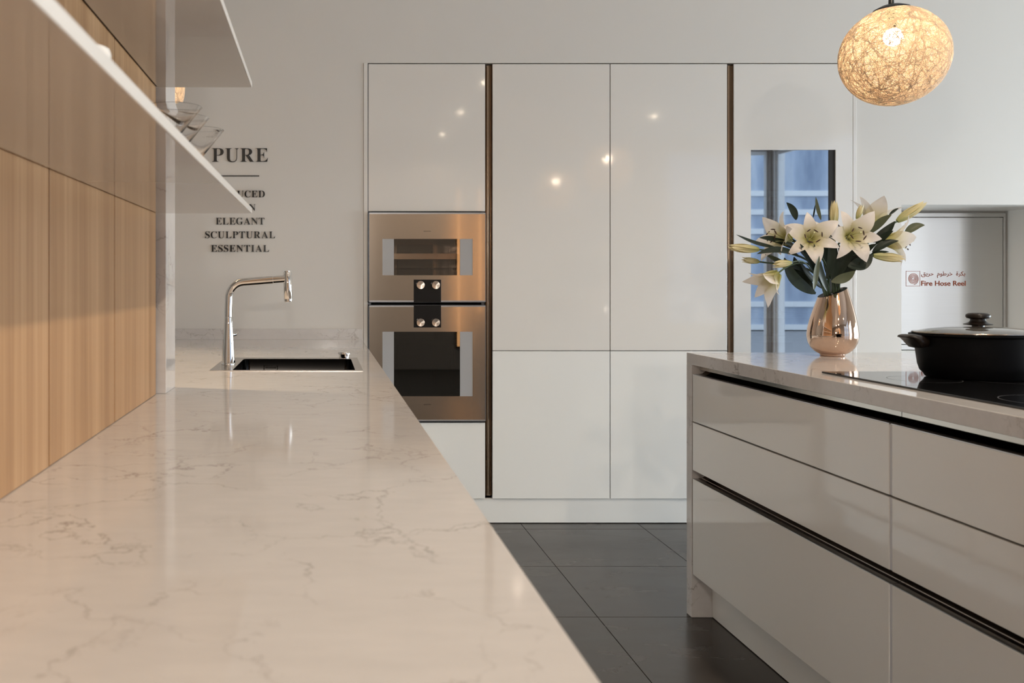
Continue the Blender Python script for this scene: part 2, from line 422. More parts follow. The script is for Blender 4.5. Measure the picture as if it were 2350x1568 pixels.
# building across the street, mirrored in the glass door
def facade_mat():
    m = mat('street_facade', (0.3, 0.4, 0.55), 0.15); nt, nd, L, p = nodes(m)
    v = mapping(nt, (1, 1, 1)); sp = N(nt, 'ShaderNodeSeparateXYZ'); L.new(v, sp.inputs[0])
    n = noise(nt, mapping(nt, (1.2, 1, 0.25)), 1.0, 4)
    r = ramp(nt, [(0.35, (0.26, 0.31, 0.40)), (0.5, (0.42, 0.48, 0.57)), (0.62, (0.60, 0.64, 0.68))]); L.new(n, r.inputs[0])
    L.new(r.outputs[0], p.inputs['Base Color']); return m
M['facade'] = facade_mat()
bd = thing('office_building', (9, -16, 0), 'blue glazed office building across the street outside', 'building')
box('facade', M['facade'], bd, -4, 26, -18, -16, 0, 16)
for z in (-0.02, 0.62, 2.645, 3.18, 3.70, 5.9, 6.4, 9.2, 12.4): box('white_band', M['matt_white'], bd, -4.05, 26.05, -16.2, -15.95, z - .075, z + .075)
st = box('street_ground', mat('street_paving', (0.35, 0.34, 0.33), 0.8), None, -40, 50, -40, ROOM_Y0 - .3, -0.3, -0.13); tag(st, kind='structure')

# ------------------------------------------------------------------ wood-clad partition on the left
WX = -0.434
wl = box('wall_left', M['void'], None, -0.62, WX - .019, -0.36, 2.372, 0.0, CEIL); tag(wl, kind='structure')
ys = [-0.361, 0.0785, 0.535, 0.992, 1.449, 1.906, 2.381]
for k in range(6):
    box('wood_panel', M['wood'], wl, WX - .018, WX, ys[k] + .003, ys[k + 1] - .003, 0.947, CEIL - .002, 0.0012)
su = box('stone_upright', M['stone'], None, -0.62, -0.411, 2.400, 2.548, 0.9462, CEIL - .002, 0.0015)
tag(su, 'upright of pale veined stone closing the end of the oak wall', 'upright')

# ------------------------------------------------------------------ left worktop
ZC = 0.946
SX0, SX1, SY0, SY1 = -0.3726, 0.136, 3.007, 3.523       # sink rim
BX0, BX1, BY0, BY1 = -0.297, 0.110, 3.022, 3.464        # bowl
CX1 = 0.2045
wt = thing('kitchen_worktop', (-0.3, 2.4, ZC - .04), 'long pale veined stone worktop with the sink, along the oak wall', 'worktop')
sl = MB(); b = 0.0015
sl.box(-0.4525, CX1, -0.36, SY0 + .01, ZC - .04, ZC)
sl.box(-1.6, -0.4525, 2.375, SY0 + .01, ZC - .04, ZC)
sl.box(-1.6, BX0 - .03, SY0 + .01, SY1 - .01, ZC - .04, ZC)
sl.box(BX1 + .012, CX1, SY0 + .01, SY1 - .01, ZC - .04, ZC)
sl.box(-1.6, CX1, SY1 - .01, WALL_Y, ZC - .04, ZC)
sl.build('slab', M['stone'], wt)
box('upstand', M['stone'], wt, -1.6, CX1, WALL_Y - .02, WALL_Y - .0005, ZC, 1.0005, 0.001)

# base cabinets under the worktop
for k, (y0, y1) in enumerate(((-0.34, 0.80), (0.81, 1.70), (1.71, 2.94), (2.95, 3.60), (3.61, 4.64))):
    u = thing('base_cabinet', (-0.1, y0, 0), ('white base cabinet under the worktop, ' + ('nearest the camera', 'second from the camera', 'third from the camera', 'below the sink', 'against the back wall')[k]), 'cabinet', 'base cabinets under the long worktop')
    cb = MB(); x0, x1 = -0.40, 0.15
    cb.box(x0, x1, y0, y0 + .018, .12, ZC - .045); cb.box(x0, x1, y1 - .018, y1, .12, ZC - .045)
    cb.box(x0, x1, y0, y1, .12, .138); cb.box(x0, x0 + .012, y0, y1, .12, ZC - .045)
    cb.build('carcass', M['matt_white'], u)
    box('door', M['lacquer'], u, x1 + .002, x1 + .022, y0 + .002, y1 - .002, .165, ZC - .085, 0.001)
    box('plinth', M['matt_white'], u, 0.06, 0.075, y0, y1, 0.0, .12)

# ------------------------------------------------------------------ sink
sk = thing('sink', ((SX0 + SX1) / 2, (SY0 + SY1) / 2, ZC), 'flush steel sink with a shade-darkened bowl in the worktop by the back wall', 'sink')
rm = MB()
z0, z1 = ZC + .0002, ZC + .0022
rm.box(SX0, SX1, SY0, BY0, z0, z1); rm.box(SX0, SX1, BY1, SY1, z0, z1)
rm.box(SX0, BX0, BY0, BY1, z0, z1); rm.box(BX1, SX1, BY0, BY1, z0, z1)
rm.build('rim', M['sink_steel'], sk)
def rounded_rect(x0, x1, y0, y1, r, n=8):
    p = []
    for cx, cy, a0 in ((x1 - r, y0 + r, -90), (x1 - r, y1 - r, 0), (x0 + r, y1 - r, 90), (x0 + r, y0 + r, 180)):
        for k in range(n + 1):
            a = R(a0 + 90 * k / n); p.append((cx + r * math.cos(a), cy + r * math.sin(a)))
    return p
bw = MB()
rr = rounded_rect(BX0, BX1, BY0, BY1, 0.025); n = len(rr)
vv = [(x, y, ZC + .0015) for x, y in rr] + [(x, y, ZC - .17) for x, y in rr]
r2 = rounded_rect(BX0 + .02, BX1 - .02, BY0 + .02, BY1 - .02, 0.02)
vv += [(x, y, ZC - .19) for x, y in r2]
ff = []
for l in range(2):
    for k in range(n): ff.append((l * n + k, l * n + (k + 1) % n, (l + 1) * n + (k + 1) % n, (l + 1) * n + k))
ff.append(tuple(2 * n + k for k in range(n)))
bw.add(vv, ff)
bowl = bw.build('bowl', M['bowl_steel'], sk, smooth=True, angle=60)
of = MB(); ox0, ox1, oz0, oz1, oy = -0.222, -0.168, 0.895, 0.9225, BY1 - .004
of.box(ox0, ox1, oy, BY1 - .0005, oz1 - .003, oz1); of.box(ox0, ox1, oy, BY1 - .0005, oz0, oz0 + .003)
of.box(ox0, ox0 + .003, oy, BY1 - .0005, oz0, oz1); of.box(ox1 - .003, ox1, oy, BY1 - .0005, oz0, oz1)
of.box(ox0 + .006, ox1 - .006, oy + .001, BY1 - .0005, oz1 - .010, oz1 - .007)
of.build('overflow', M['chrome'], sk)
MB().lathe([(0, 0), (.02, 0), (.02, .0145), (.0235, .0155), (.0235, .022), (.0225, .0235), (0, .0235)], (0.0853, 3.494, ZC + .0022), 40).build('drain_knob', M['chrome'], sk, smooth=True)

# ------------------------------------------------------------------ faucet
fx, fy, fz = -0.331, 3.222, ZC + .0024
fc = thing('faucet', (fx, fy, fz), 'tall chrome pull-out faucet standing at the left end of the sink', 'faucet')
MB().lathe([(0, 0), (.0245, 0), (.0245, .006), (.0238, .007), (0, .007)], (fx, fy, fz), 40).build('base_ring', M['chrome'], fc, smooth=True)
MB().lathe([(0, .007), (.0236, .007), (.0215, .05), (.0185, .10), (.0158, .14), (.0142, .165), (.0138, .1675), (0, .1675)], (fx, fy, fz), 40).build('body', M['chrome'], fc, smooth=True)
path = [(fx, fy, fz + .1685), (fx, fy, fz + .20), (fx + .0015, fy, fz + .226)]
cxr, czr, rad = fx + .056, fz + .234, 0.055
for k in range(1, 15):
    a = R(180 - 86 * k / 14); path.append((cxr + rad * math.cos(a), fy, czr + rad * math.sin(a) * 1.05))
ex_, ez_ = path[-1][0], path[-1][2]
path += [(ex_ + .05, fy, ez_ + .004), (ex_ + .105, fy, ez_ + .0084)]
MB().tube(path, .0136, 24).build('spout', M['chrome'], fc, smooth=True)
MB().tube([(ex_ + .1058, fy, ez_ + .0085), (ex_ + .147, fy, ez_ + .0118)], .0128, 24).build('spout_end', M['chrome'], fc, smooth=True)
hx = ex_ + .1575
hp = MB(); hp.lathe([(0, -.066), (.0125, -.066), (.0128, -.064), (.0142, -.063), (.0145, -.056), (.0140, -.0555), (.0146, -.054), (.0146, .038), (.014, .0395), (.0115, .040), (.0115, .0435), (0, .0435)], (0, 0, 0), 32)
rot = Matrix.Rotation(R(-2.2), 3, 'Y')
hp.v = [tuple(rot @ Vector(p) + Vector((hx, fy, ez_ - .004))) for p in hp.v]
hp.build('spray_head', M['chrome'], fc, smooth=True)
MB().tube([(fx + .017, fy, fz + .104), (fx + .026, fy + .004, fz + .106), (fx + .030, fy + .03, fz + .112)], [.005, .0045, .003], 12).build('lever', M['chrome'], fc, smooth=True)

# ------------------------------------------------------------------ wall shelves
SHX = -0.183
for nm, zb, lab in (('lower', 1.420, 'lower white gloss wall shelf carrying the cocktail glasses'), ('upper', 1.7495, 'upper white gloss wall shelf above the cocktail glasses')):
    s_ = thing('wall_shelf', (WX, 1.2, zb), lab, 'shelf', 'white shelves on the oak wall')
    box('shadow_gap', M['void'], s_, WX + .0005, WX + .0045, 0.02, 2.381, zb + .002, zb + .0125)  # solid dark strip in place of the shaded gap behind the board
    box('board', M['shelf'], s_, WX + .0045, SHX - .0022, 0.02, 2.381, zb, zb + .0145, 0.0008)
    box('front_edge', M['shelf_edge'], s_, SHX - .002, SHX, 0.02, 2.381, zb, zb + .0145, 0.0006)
ZS = 1.4345
gl = thing('cocktail_glass', (-0.295, 1.824, ZS + .0005), 'clear cocktail glass on the lower shelf, nearest of the three', 'glass', 'cocktail glasses on the lower shelf')
gz = W(gl)
MB().lathe([(0, .0935), (.0045, .0955), (.0538, .1555), (.0544, .1562), (.055, .1555), (.0058, .0935), (.004, .088), (0, .087)], gz, 48).build('bowl', M['glass'], gl, smooth=True, angle=60)
MB().lathe([(0, .0865), (.0042, .0865), (.0036, .07), (.0036, .02), (.005, .011), (.012, .0062), (0, .0062)], gz, 24).build('stem', M['glass'], gl, smooth=True, angle=60)
MB().lathe([(0, 0), (.036, 0), (.0365, .0012), (.034, .0028), (.012, .006), (0, .006)], gz, 40).build('foot', M['glass'], gl, smooth=True, angle=60)
for (x, y, lab) in ((-0.296, 1.944, 'clear cocktail glass on the lower shelf, middle of the three'), (-0.281, 2.10, 'clear cocktail glass on the lower shelf, nearest the PURE lettering')):
    c = copy_tree(gl); c.location = (x, y, ZS + .0005); c['label'] = lab
cu = thing('porcelain_cup', (-0.272, 1.02, ZS + .0005), 'small white porcelain cup peeking over the front edge of the lower shelf', 'cup')
MB().lathe([(0, 0), (.018, 0), (.020, .002), (.028, .013), (.034, .040), (.0355, .061), (.034, .0665), (.030, .0675), (.0285, .063), (.028, .040), (.022, .013), (0, .006)], W(cu), 40).build('cup_body', M['porcelain'], cu, smooth=True, angle=60)
hd = []
for k in range(11):
    a = R(-75 + 150 * k / 10); hd.append((-0.272 - .03 - .018 * math.cos(a), 1.02, ZS + .031 + .017 * math.sin(a)))
MB().tube(hd, .0035, 10).build('cup_handle', M['porcelain'], cu, smooth=True)

# ------------------------------------------------------------------ lettering on the back wall
def glyph(ch, font=None, offset=0.0, extrude=0.0):
    c = bpy.data.curves.new('glyph', 'FONT'); c.body = ch; c.offset = offset; c.extrude = extrude; c.resolution_u = 4
    o = bpy.data.objects.new('glyph', c); COL.objects.link(o)
    dg = bpy.context.evaluated_depsgraph_get(); dg.update()
    me = bpy.data.meshes.new_from_object(o.evaluated_get(dg))
    bpy.data.objects.remove(o); bpy.data.curves.remove(c)
    me.materials.clear()
    return me
def serif(ch): return chr(0x1D400 + ord(ch) - 65)
LET = {}
def letter_mesh(ch):
    if ch not in LET:
        me = glyph(serif(ch), offset=-0.008, extrude=0.03)
        xs = [v.co.x for v in me.vertices]; LET[ch] = (me, min(xs), max(xs))
    return LET[ch]
CAP = 0.678
lt = thing('wall_lettering', (-0.42, WALL_Y - .001, 1.6), 'black raised serif words headed PURE on the pale back wall', 'sign')
def word(text, x0, x1, ztop, zbot, only=None):
    sc = (ztop - zbot) / (CAP - .016)
    ws = [letter_mesh(c)[2] - letter_mesh(c)[1] for c in text]
    tr = ((x1 - x0) - sc * sum(ws)) / max(1, len(text) - 1)
    x = x0
    for i, (ch, wd) in enumerate(zip(text, ws)):
        me, a, b_ = letter_mesh(ch)
        m2 = me.copy()
        for v in m2.vertices:
            X = x + (v.co.x - a) * sc; Z = zbot + (v.co.y - .008) * sc; Y = WALL_Y - .0015 - (v.co.z + .03) * 0.06
            v.co = Vector((X, Y, Z)) - W(lt)
        m2.materials.append(M['black'])
        o = bpy.data.objects.new('letter', m2); COL.objects.link(o); o.parent = lt
        x += wd * sc + tr
def bx(px): return (px - VX) * WALL_Y / FPX
def bz(py): return EYE - (py - VY) * WALL_Y / FPX
word('PURE', bx(486.8), bx(615), bz(340.7), bz(371.6))
word('REDUCED', bx(494), bx(607.9), bz(438), bz(453))
word('OPEN', bx(516), bx(586.8), bz(469), bz(484.2))
word('ELEGANT', bx(495.4), bx(607), bz(500.3), bz(515.5))
word('SCULPTURAL', bx(471), bx(631.5), bz(531.5), bz(546.8))
word('ESSENTIAL', bx(484.6), bx(617.7), bz(562.8), bz(578))
box('rule', M['black'], lt, bx(507), bx(595), WALL_Y - .004, WALL_Y - .001, bz(405.2), bz(403))

# ------------------------------------------------------------------ tall cabinets
FY = WALL_Y - .004            # plane of the door fronts
DT = 0.022
def door(name, parent, x0, x1, z0, z1, m='lacquer'):
    return box(name, M[m], parent, x0, x1, FY, FY + DT, z0, z1, 0.0012)
def carcass(parent, x0, x1, z0, z1, solid=True):
    c = MB(); y0, y1 = FY + DT + .002, WB - .11
    c.box(x0, x0 + .016, y0, y1, z0, z1); c.box(x1 - .016, x1, y0, y1, z0, z1)
    c.box(x0 + .016, x1 - .016, y0, y1, z1 - .016, z1); c.box(x0 + .016, x1 - .016, y0, y1, z0, z0 + .016)
    c.box(x0 + .016, x1 - .016, y1 - .01, y1, z0, z1)
    if solid: c.box(x0 + .016, x1 - .016, y0, y0 + .004, z0, z1)
    return c.build('carcass', M['frame_dark'], parent)
ZT = 2.356
ZB = 0.129
# oven housing
oc = thing('oven_cabinet', (0.53, FY, ZB), 'white gloss tall cabinet holding the two steel ovens', 'cabinet')
carcass(oc, 0.2355, 0.836, ZB, ZT, False)
box('side_panel', M['lacquer'], oc, 0.2135, 0.2335, FY, WB - .11, 0.0, 2.3615, 0.001)
door('door', oc, 0.2375, 0.8345, 1.602, ZT)
door('drawer', oc, 0.2375, 0.8345, ZB + .002, 0.5195, 'lit_satin_white')
def channel(parent, x0, x1, z0, z1):
    c = MB(); n = 16; vv = []; ff = []
    xc, hw = (x0 + x1) / 2, (x1 - x0) / 2
    for k in range(n + 1):
        a = math.pi * k / n
        x = xc - hw * math.cos(a); y = FY + .006 + .024 * math.sin(a)
        vv += [(x, y, z0), (x, y, z1)]
    for k in range(n): ff.append((2 * k, 2 * k + 2, 2 * k + 3, 2 * k + 1))
    c.add(vv, ff)
    return c.build('handle_channel', M['bronze'], parent, smooth=True, angle=180)
channel(oc, 0.8365, 0.8705, .14, ZT)
# two tall larder cabinets
def tall(x0, x1, lab):
    t = thing('tall_cabinet', ((x0 + x1) / 2, FY, ZB), lab, 'cabinet', 'handleless tall cabinets in the back wall')
    carcass(t, x0, x1, ZB, ZT)
    door('door', t, x0 + .001, x1 - .001, 0.8895, ZT)
    door('door', t, x0 + .001, x1 - .001, ZB + .002, 0.8860, 'lit_satin_white')
    return t
tall(0.872, 1.4735, 'white gloss tall cabinet next to the ovens')
tb = tall(1.4755, 2.074, 'white gloss tall cabinet next to the glass-door cooler')
channel(tb, 2.0755, 2.1065, .14, ZT)
# cooler with a glass door
cl = thing('wine_cooler', (2.41, FY, ZB), 'white tall cooler with a dark reflecting glass door behind the flowers', 'cooler')
gx0_, gx1_, gz0_, gz1_ = 2.195, 2.629, 0.30, 1.917
cf = MB()
cf.box(2.108, gx0_, FY, FY + DT, ZB + .002, ZT); cf.box(gx1_, 2.716, FY, FY + DT, ZB + .002, ZT)
cf.box(gx0_, gx1_, FY, FY + DT, gz1_, ZT); cf.box(gx0_, gx1_, FY, FY + DT, ZB + .002, gz0_)
dr = cf.build('door', M['lacquer'], cl)
box('pane', M['coated_glass'], dr, gx0_, gx1_ - .0, FY + .009, FY + .012, gz0_, gz1_)
cv = MB(); y0, y1 = FY + DT + .001, FY + .42
cv.box(gx0_ - .012, gx0_, y0, y1, gz0_, gz1_); cv.box(gx1_, gx1_ + .012, y0, y1, gz0_, gz1_)
cv.box(gx0_ - .012, gx1_ + .012, y0, y1, gz1_, gz1_ + .01); cv.box(gx0_ - .012, gx1_ + .012, y0, y1, gz0_ - .01, gz0_)
cv.box(gx0_ - .012, gx1_ + .012, y1, y1 + .01, gz0_ - .01, gz1_ + .01)
cv.build('cavity', M['void'], cl)
box('dark_edge', M['void'], cl, gx1_ - .031, gx1_ - .0005, FY + .0055, FY + .0088, gz0_, gz1_)
for ya, yb in ((438, 451), (481.5, 494), (525, 537), (719, 731), (773, 787)):
    box('shelf', M['porcelain'], cl, gx0_ + .001, 2.594, FY + .03, FY + .3, bz(yb), bz(ya), .001)
carcass(cl, 2.108, 2.7155, ZB, ZT, False)
box('side_panel', M['lacquer'], cl, 2.7185, 2.7345, FY, WB - .11, 0.0, 2.3615, 0.001)
# plinth below all the cabinets
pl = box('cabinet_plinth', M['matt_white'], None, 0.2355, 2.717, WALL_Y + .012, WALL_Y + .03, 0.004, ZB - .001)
tag(pl, 'continuous white plinth under the tall cabinets', 'plinth')

# ------------------------------------------------------------------ ovens
def oven(name_lab, zt, zb, win, disp, knob_z, logo_z, kind):
    o = thing('oven', (0.5375, FY, zb), name_lab, 'oven', 'built-in steel ovens')
    x0, x1 = bx(845.3), bx(1113.6)
    y0 = FY - .018
    wz1, wz0 = win
    wx0, wx1, ix0, ix1 = bx(877), bx(1083), bx(903.3), bx(1054.3)
    # edge frame and inner trim lines
    e = MB(); t = .004
    e.box(x0, x1, y0 + .002, FY + .02, zt - t, zt); e.box(x0, x1, y0 + .002, FY + .02, zb, zb + t)
    e.box(x0, x0 + t, y0 + .002, FY + .02, zb, zt); e.box(x1 - t, x1, y0 + .002, FY + .02, zb, zt)
    e.build('edge_frame', M['frame_dark'], o)
    for za in (zt - t - .006, zb + t): box('trim', M['frame_light'], o, x0 + t, x1 - t, y0 - .001, y0 + .012, za, za + .006)
    a0, a1, c0, c1 = x0 + t, x1 - t, zb + t + .006, zt - t - .006
    d = MB()
    d.box(a0, a1, y0, y0 + .014, wz1, c1); d.box(a0, a1, y0, y0 + .014, c0, wz0)
    d.box(a0, wx0, y0, y0 + .014, wz0, wz1); d.box(wx1, a1, y0, y0 + .014, wz0, wz1)
    dd = d.build('door', M['steel'], o)
    g = MB(); g.box(wx0, ix0, y0 + .001, y0 + .013, wz0, wz1); g.build('window_side', M['panel_grey'], dd)
    g = MB(); g.box(ix1, wx1, y0 + .001, y0 + .013, wz0, wz1); g.build('window_side', M['panel_grey'], dd)
    box('pane', M['oven_glass' if kind == 'combi' else 'oven_glass_dark'], dd, ix0, ix1, y0 + .002, y0 + .005, wz0, wz1)
    # cavity
    q0, q1, ya, yb = ix0 - .012, ix1 + .012, y0 + .02, FY + .42
    k0, k1 = wz0 - .02, wz1 + .03
    cm = M['cavity'] if kind == 'combi' else M['cavity_dark']
    c = MB(); c.box(q0 - .01, q0, ya, yb, k0, k1); c.box(q1, q1 + .01, ya, yb, k0, k1)
    c.box(q0 - .01, q1 + .01, ya, yb, k1, k1 + .01); c.box(q0 - .01, q1 + .01, ya, yb, k0 - .01, k0)
    c.box(q0 - .01, q1 + .01, yb, yb + .01, k0 - .01, k1 + .01)
    c.build('cavity', cm, o)
    for xx in (q0 + .006, q1 - .006):
        rails = MB()
        for zz in [k0 + .03 + i * .03 for i in range(int((k1 - k0 - .04) / .03))]:
            rails.tube([(xx, ya + .03, zz), (xx, yb - .03, zz)], .0022, 6)
        for yy in (ya + .03, (ya + yb) / 2, yb - .03):
            rails.tube([(xx, yy, k0 + .01), (xx, yy, k1 - .01)], .0026, 6)
        rails.build('side_rail', M['tray'], o, smooth=True)
    bp = MB(); bz0, bz1 = k0 + .02, k1 - .04
    bp.box(q0 + .06, q1 - .10, yb - .03, yb - .004, bz0, bz1, .004); bp.build('fan_cover', M['cavity_dark'], o)
    fr = MB()
    fr.tube([(q0 + .055, yb - .032, bz0), (q0 + .055, yb - .032, bz1), (q1 - .095, yb - .032, bz1), (q1 - .095, yb - .032, bz0)], .003, 6)
    fr.build('fan_frame', M['tray'], o, smooth=True)
    def rack(z):
        r = MB(); yf, yr = ya + .06, yb - .05
        r.tube([(q0 + .012, yf, z), (q1 - .012, yf, z)], .0024, 6); r.tube([(q0 + .012, yr, z), (q1 - .012, yr, z)], .0024, 6)
        for i in range(17):
            xx = q0 + .02 + i * (q1 - q0 - .04) / 16
            r.tube([(xx, yf, z + .002), (xx, yr, z + .002)], .0016, 6)
        r.build('wire_rack', M['tray'], o, smooth=True)
    if kind == 'combi':
        tz = bz(596)
        tr = MB(); p0, p1 = q0 + .012, q1 - .012; yf, yr = ya + .05, yb - .05
        tr.box(p0, p1, yf, yf + .003, tz, tz + .031); tr.box(p0, p1, yr, yr + .003, tz, tz + .031)
        tr.box(p0, p0 + .003, yf, yr, tz, tz + .031); tr.box(p1 - .003, p1, yf, yr, tz, tz + .031); tr.box(p0, p1, yf, yr, tz, tz + .003)
        tr.box(p0 - .006, p1 + .006, yf - .006, yf, tz + .029, tz + .0325)
        tr.build('baking_tray', M['tray'], o)
        rack(bz(615.5))
    else:
        rack(bz(793)); rack(bz(781))
    # control display and knobs
    dz1, dz0 = disp
    box('display', M['black_glass'], o, bx(948.4), bx(1010.8), y0 - .004, y0 - .0005, dz0, dz1, .0005)
    for px in (963.2, 997.8):
        kx = bx(px); kn = MB()
        kn.lathe([(0, 0), (.0205, 0), (.0208, .001), (.0208, .022), (.020, .024), (.006, .0232), (0, .0228)], (0, 0, 0), 40)
        kn.v = [(kx + p[0], y0 - .004 - p[2], knob_z + p[1]) for p in kn.v]
        kn.build('knob', M['knob'], o, smooth=True, angle=35)
    # small maker's name
    me = glyph('GAGGENAU', extrude=0.0); xs = [v.co.x for v in me.vertices]; sc = .036 / (max(xs) - min(xs))
    lx = bx(979.5) - .018
    for v in me.vertices: v.co = Vector((lx + (v.co.x - min(xs)) * sc, y0 - .0004, logo_z - .0035 + v.co.y * sc * 1.2)) - W(o)
    me.materials.append(M['black']); lo = bpy.data.objects.new('maker_name', me); COL.objects.link(lo); lo.parent = o
    return o
oven('upper compact steel oven with a tray behind its window', bz(487.6), bz(694.3), (bz(549), bz(632)), (bz(642), bz(693.8)), bz(654.3), bz(531), 'combi')
oven('lower larger steel oven with a tall dark window', bz(699.8), bz(966.5), (bz(761), bz(908.5)), (bz(700.4), bz(751.3)), bz(739.4), bz(927), 'oven')

# ------------------------------------------------------------------ fire hose cabinet in the recess
HY = WALL_Y + NDEP - .03
def hx_(px): return (px - VX) * HY / FPX
def hz_(py): return EYE - (py - VY) * HY / FPX
hc = thing('fire_hose_cabinet', (3.4, HY, 0.1), 'brushed steel fire hose cabinet set into the right wall recess', 'cabinet')
hx0, hx1, hz0, hz1 = NX0 + .002, 3.806, hz_(803), hz_(489)
fr = MB(); fr.box(hx0, hx1, HY, HY + .028, hz1 - .022, hz1, .001); fr.box(hx0, hx1, HY, HY + .028, hz0, hz0 + .028, .001)
fr.box(hx1 - .012, hx1, HY, HY + .028, hz0 + .028, hz1 - .022, .001)
fr.build('frame', M['hose_steel'], hc)
hd = box('door', M['hose_steel'], hc, hx0, hx1 - .014, HY + .002, HY + .024, hz0 + .031, hz1 - .025, .0012)
box('base_panel', M['matt_white'], hc, hx0, hx1, HY, HY + .026, 0.002, hz0 - .004, .001)
sgn = MB()
y = HY + .0012
def flat(px0, px1, py0, py1, mb): mb.box(hx_(px0), hx_(px1), y, y + .0006, hz_(py1), hz_(py0))
flat(2079.3, 2112, 622.3, 623.1, sgn); flat(2079.3, 2112, 656.4, 657.2, sgn); flat(2079.3, 2080.1, 622.3, 657.2, sgn); flat(2111.2, 2112, 622.3, 657.2, sgn)
sgn.build('sign_border', M['sign_red'], hd)
sp = []
cx_, cz_ = hx_(2096.3), hz_(640.2); u = HY / FPX
for k in range(150):
    a = 2 * math.pi * 4.4 * k / 149; r_ = (1.8 + 10.4 * k / 149) * u
    sp.append((cx_ - r_ * math.cos(a + 2.1), y, cz_ + r_ * math.sin(a + 2.1) * 1.08))
sw = MB(); vv = []; ff = []
for i, p in enumerate(sp):
    q = Vector(sp[min(i + 1, 149)]) - Vector(sp[max(i - 1, 0)]); nn = Vector((-q.z, 0, q.x)).normalized() * (.60 * u)
    vv += [Vector(p) + nn, Vector(p) - nn]
for i in range(149): ff.append((2 * i, 2 * i + 1, 2 * i + 3, 2 * i + 2))
sw.add(vv, ff); sw.build('hose_emblem', M['sign_red'], hd)
def sign_text(s, px0, px1, pyt, pyb, off=0.0, name='sign_text'):
    me = glyph(s, offset=off); xs = [v.co.x for v in me.vertices]; zs = [v.co.y for v in me.vertices]
    sx_ = (hx_(px1) - hx_(px0)) / (max(xs) - min(xs)); sz_ = (hz_(pyt) - hz_(pyb)) / (max(zs) - min(zs))
    for v in me.vertices: v.co = Vector((hx_(px0) + (v.co.x - min(xs)) * sx_, y - .0003, hz_(pyb) + (v.co.y - min(zs)) * sz_)) - W(hd)
    me.materials.append(M['sign_red']); o = bpy.data.objects.new(name, me); COL.objects.link(o); o.parent = hd
sign_text('Fire Hose Reel', 2114.6, 2216.6, 644.6, 656.3, 0.018)
sign_text('\uFED6\uFEF3\uFEAE\uFEA3  \uFEE1\uFEEE\uFEC3\uFEAE\uFEA7  \uFE93\uFEAE\uFEDC\uFE91', 2114.8, 2215.5, 623, 638, 0.006)

# ------------------------------------------------------------------ island
IX, ZI = 1.365, 0.9766
IYF, IYN = 3.410, 0.95
IX1 = 2.62
iw = thing('island_worktop', (IX, IYF, 0), 'pale veined stone island top running down as an end panel', 'worktop')
box('top_slab', M['stone'], iw, IX, IX1, IYN, IYF - .0005, 0.9345, ZI, .0015)
box('end_panel', M['stone'], iw, IX, IX1, IYF - .046, IYF, 0.0005, 0.9343, .0015)
DIV = 2.191
ZD = [(0.7275, 0.8985), (0.547, 0.7225), (0.163, 0.513)]
def drawer_unit(y0, y1, lab, dlabs):
    t = thing('drawer_unit', (IX + .03, (y0 + y1) / 2, .1), lab, 'cabinet', 'drawer units of the island')
    c = MB(); x0, x1 = IX + .026, IX + .62
    c.box(x0 + .03, x1, y0, y0 + .016, .165, .93); c.box(x0 + .03, x1, y1 - .016, y1, .165, .93); c.box(x0, x1, y0, y1, .165, .18); c.box(x1 - .01, x1, y0, y1, .165, .93)
    c.box(x0, x0 + .004, y0, y1, .165, .511); c.box(x0, x0 + .004, y0, y1, .549, .896)
    c.build('carcass', M['void'], t)
    box('base_board', M['lacquer'], t, IX + .024, IX + .62, y0, y1, .1615, .1645)
    for (z0, z1), dl in zip(ZD, dlabs):
        d = MB().box(IX + .001, IX + .023, y0 + .002, y1 - .007, z0, z1, .0012).build('drawer', M['lacquer'], t)
        if dl == 'top' or dl == 'bottom':
            box('grip_edge', M['alu'], d, IX + .0015, IX + .03, y0 + .002, y1 - .002, z1 + .0002, z1 + .0022)
    # side strips of aluminium showing in the joint between the units
    for z0, z1 in ZD: box('joint_strip', M['joint'], t, IX + .003, IX + .022, y0 - .0075, y0 + .0016, z0 + .001, z1 - .001)
    for z0, z1 in ((.9008, .9335), (.5155, .5465)):
        ch = MB(); n = 10; vv = []; ff = []
        zc, hh = (z0 + z1) / 2, (z1 - z0) / 2
        pts_ = [(IX + .0225, z0)] + [(IX + .026 + .026 * math.sin(math.pi * k / n), zc - hh * math.cos(math.pi * k / n)) for k in range(n + 1)] + [(IX + .0225, z1)]
        for (x, z) in pts_: vv += [(x, y0, z), (x, y1, z)]
        for k in range(len(pts_) - 1): ff.append((2 * k, 2 * k + 2, 2 * k + 3, 2 * k + 1))
        ch.add(vv, ff); ch.build('grip_channel', M['bronze_dark'], t, smooth=True, angle=50)
        if z1 > .9: box('rail', M['rail'], t, IX + .030, IX + .033, y0, y1, .9165, .9335)
        else: box('rail', M['rail'], t, IX + .027, IX + .030, y0, y1, z0 + .0045, z0 + .0065)
    return t
drawer_unit(DIV + .001, IYF - .047, 'white gloss three-drawer island unit beside the stone end panel', ('top', '', 'bottom'))
drawer_unit(1.021, DIV - .001, 'white gloss three-drawer island unit nearer the camera, below the cooktop', ('top', '', 'bottom'))
ip = box('island_plinth', M['lacquer'], None, IX + .076, IX + .094, 1.021, IYF - .047, 0.003, .161, .001); tag(ip, 'recessed white plinth along the foot of the island', 'plinth')
ib = box('island_back', M['lacquer'], None, IX + .66, IX1 - .04, 1.0, IYF - .05, 0.002, .932); tag(ib, 'white rear body of the island facing the window', 'cabinet'); ib.name = 'island_cabinet'

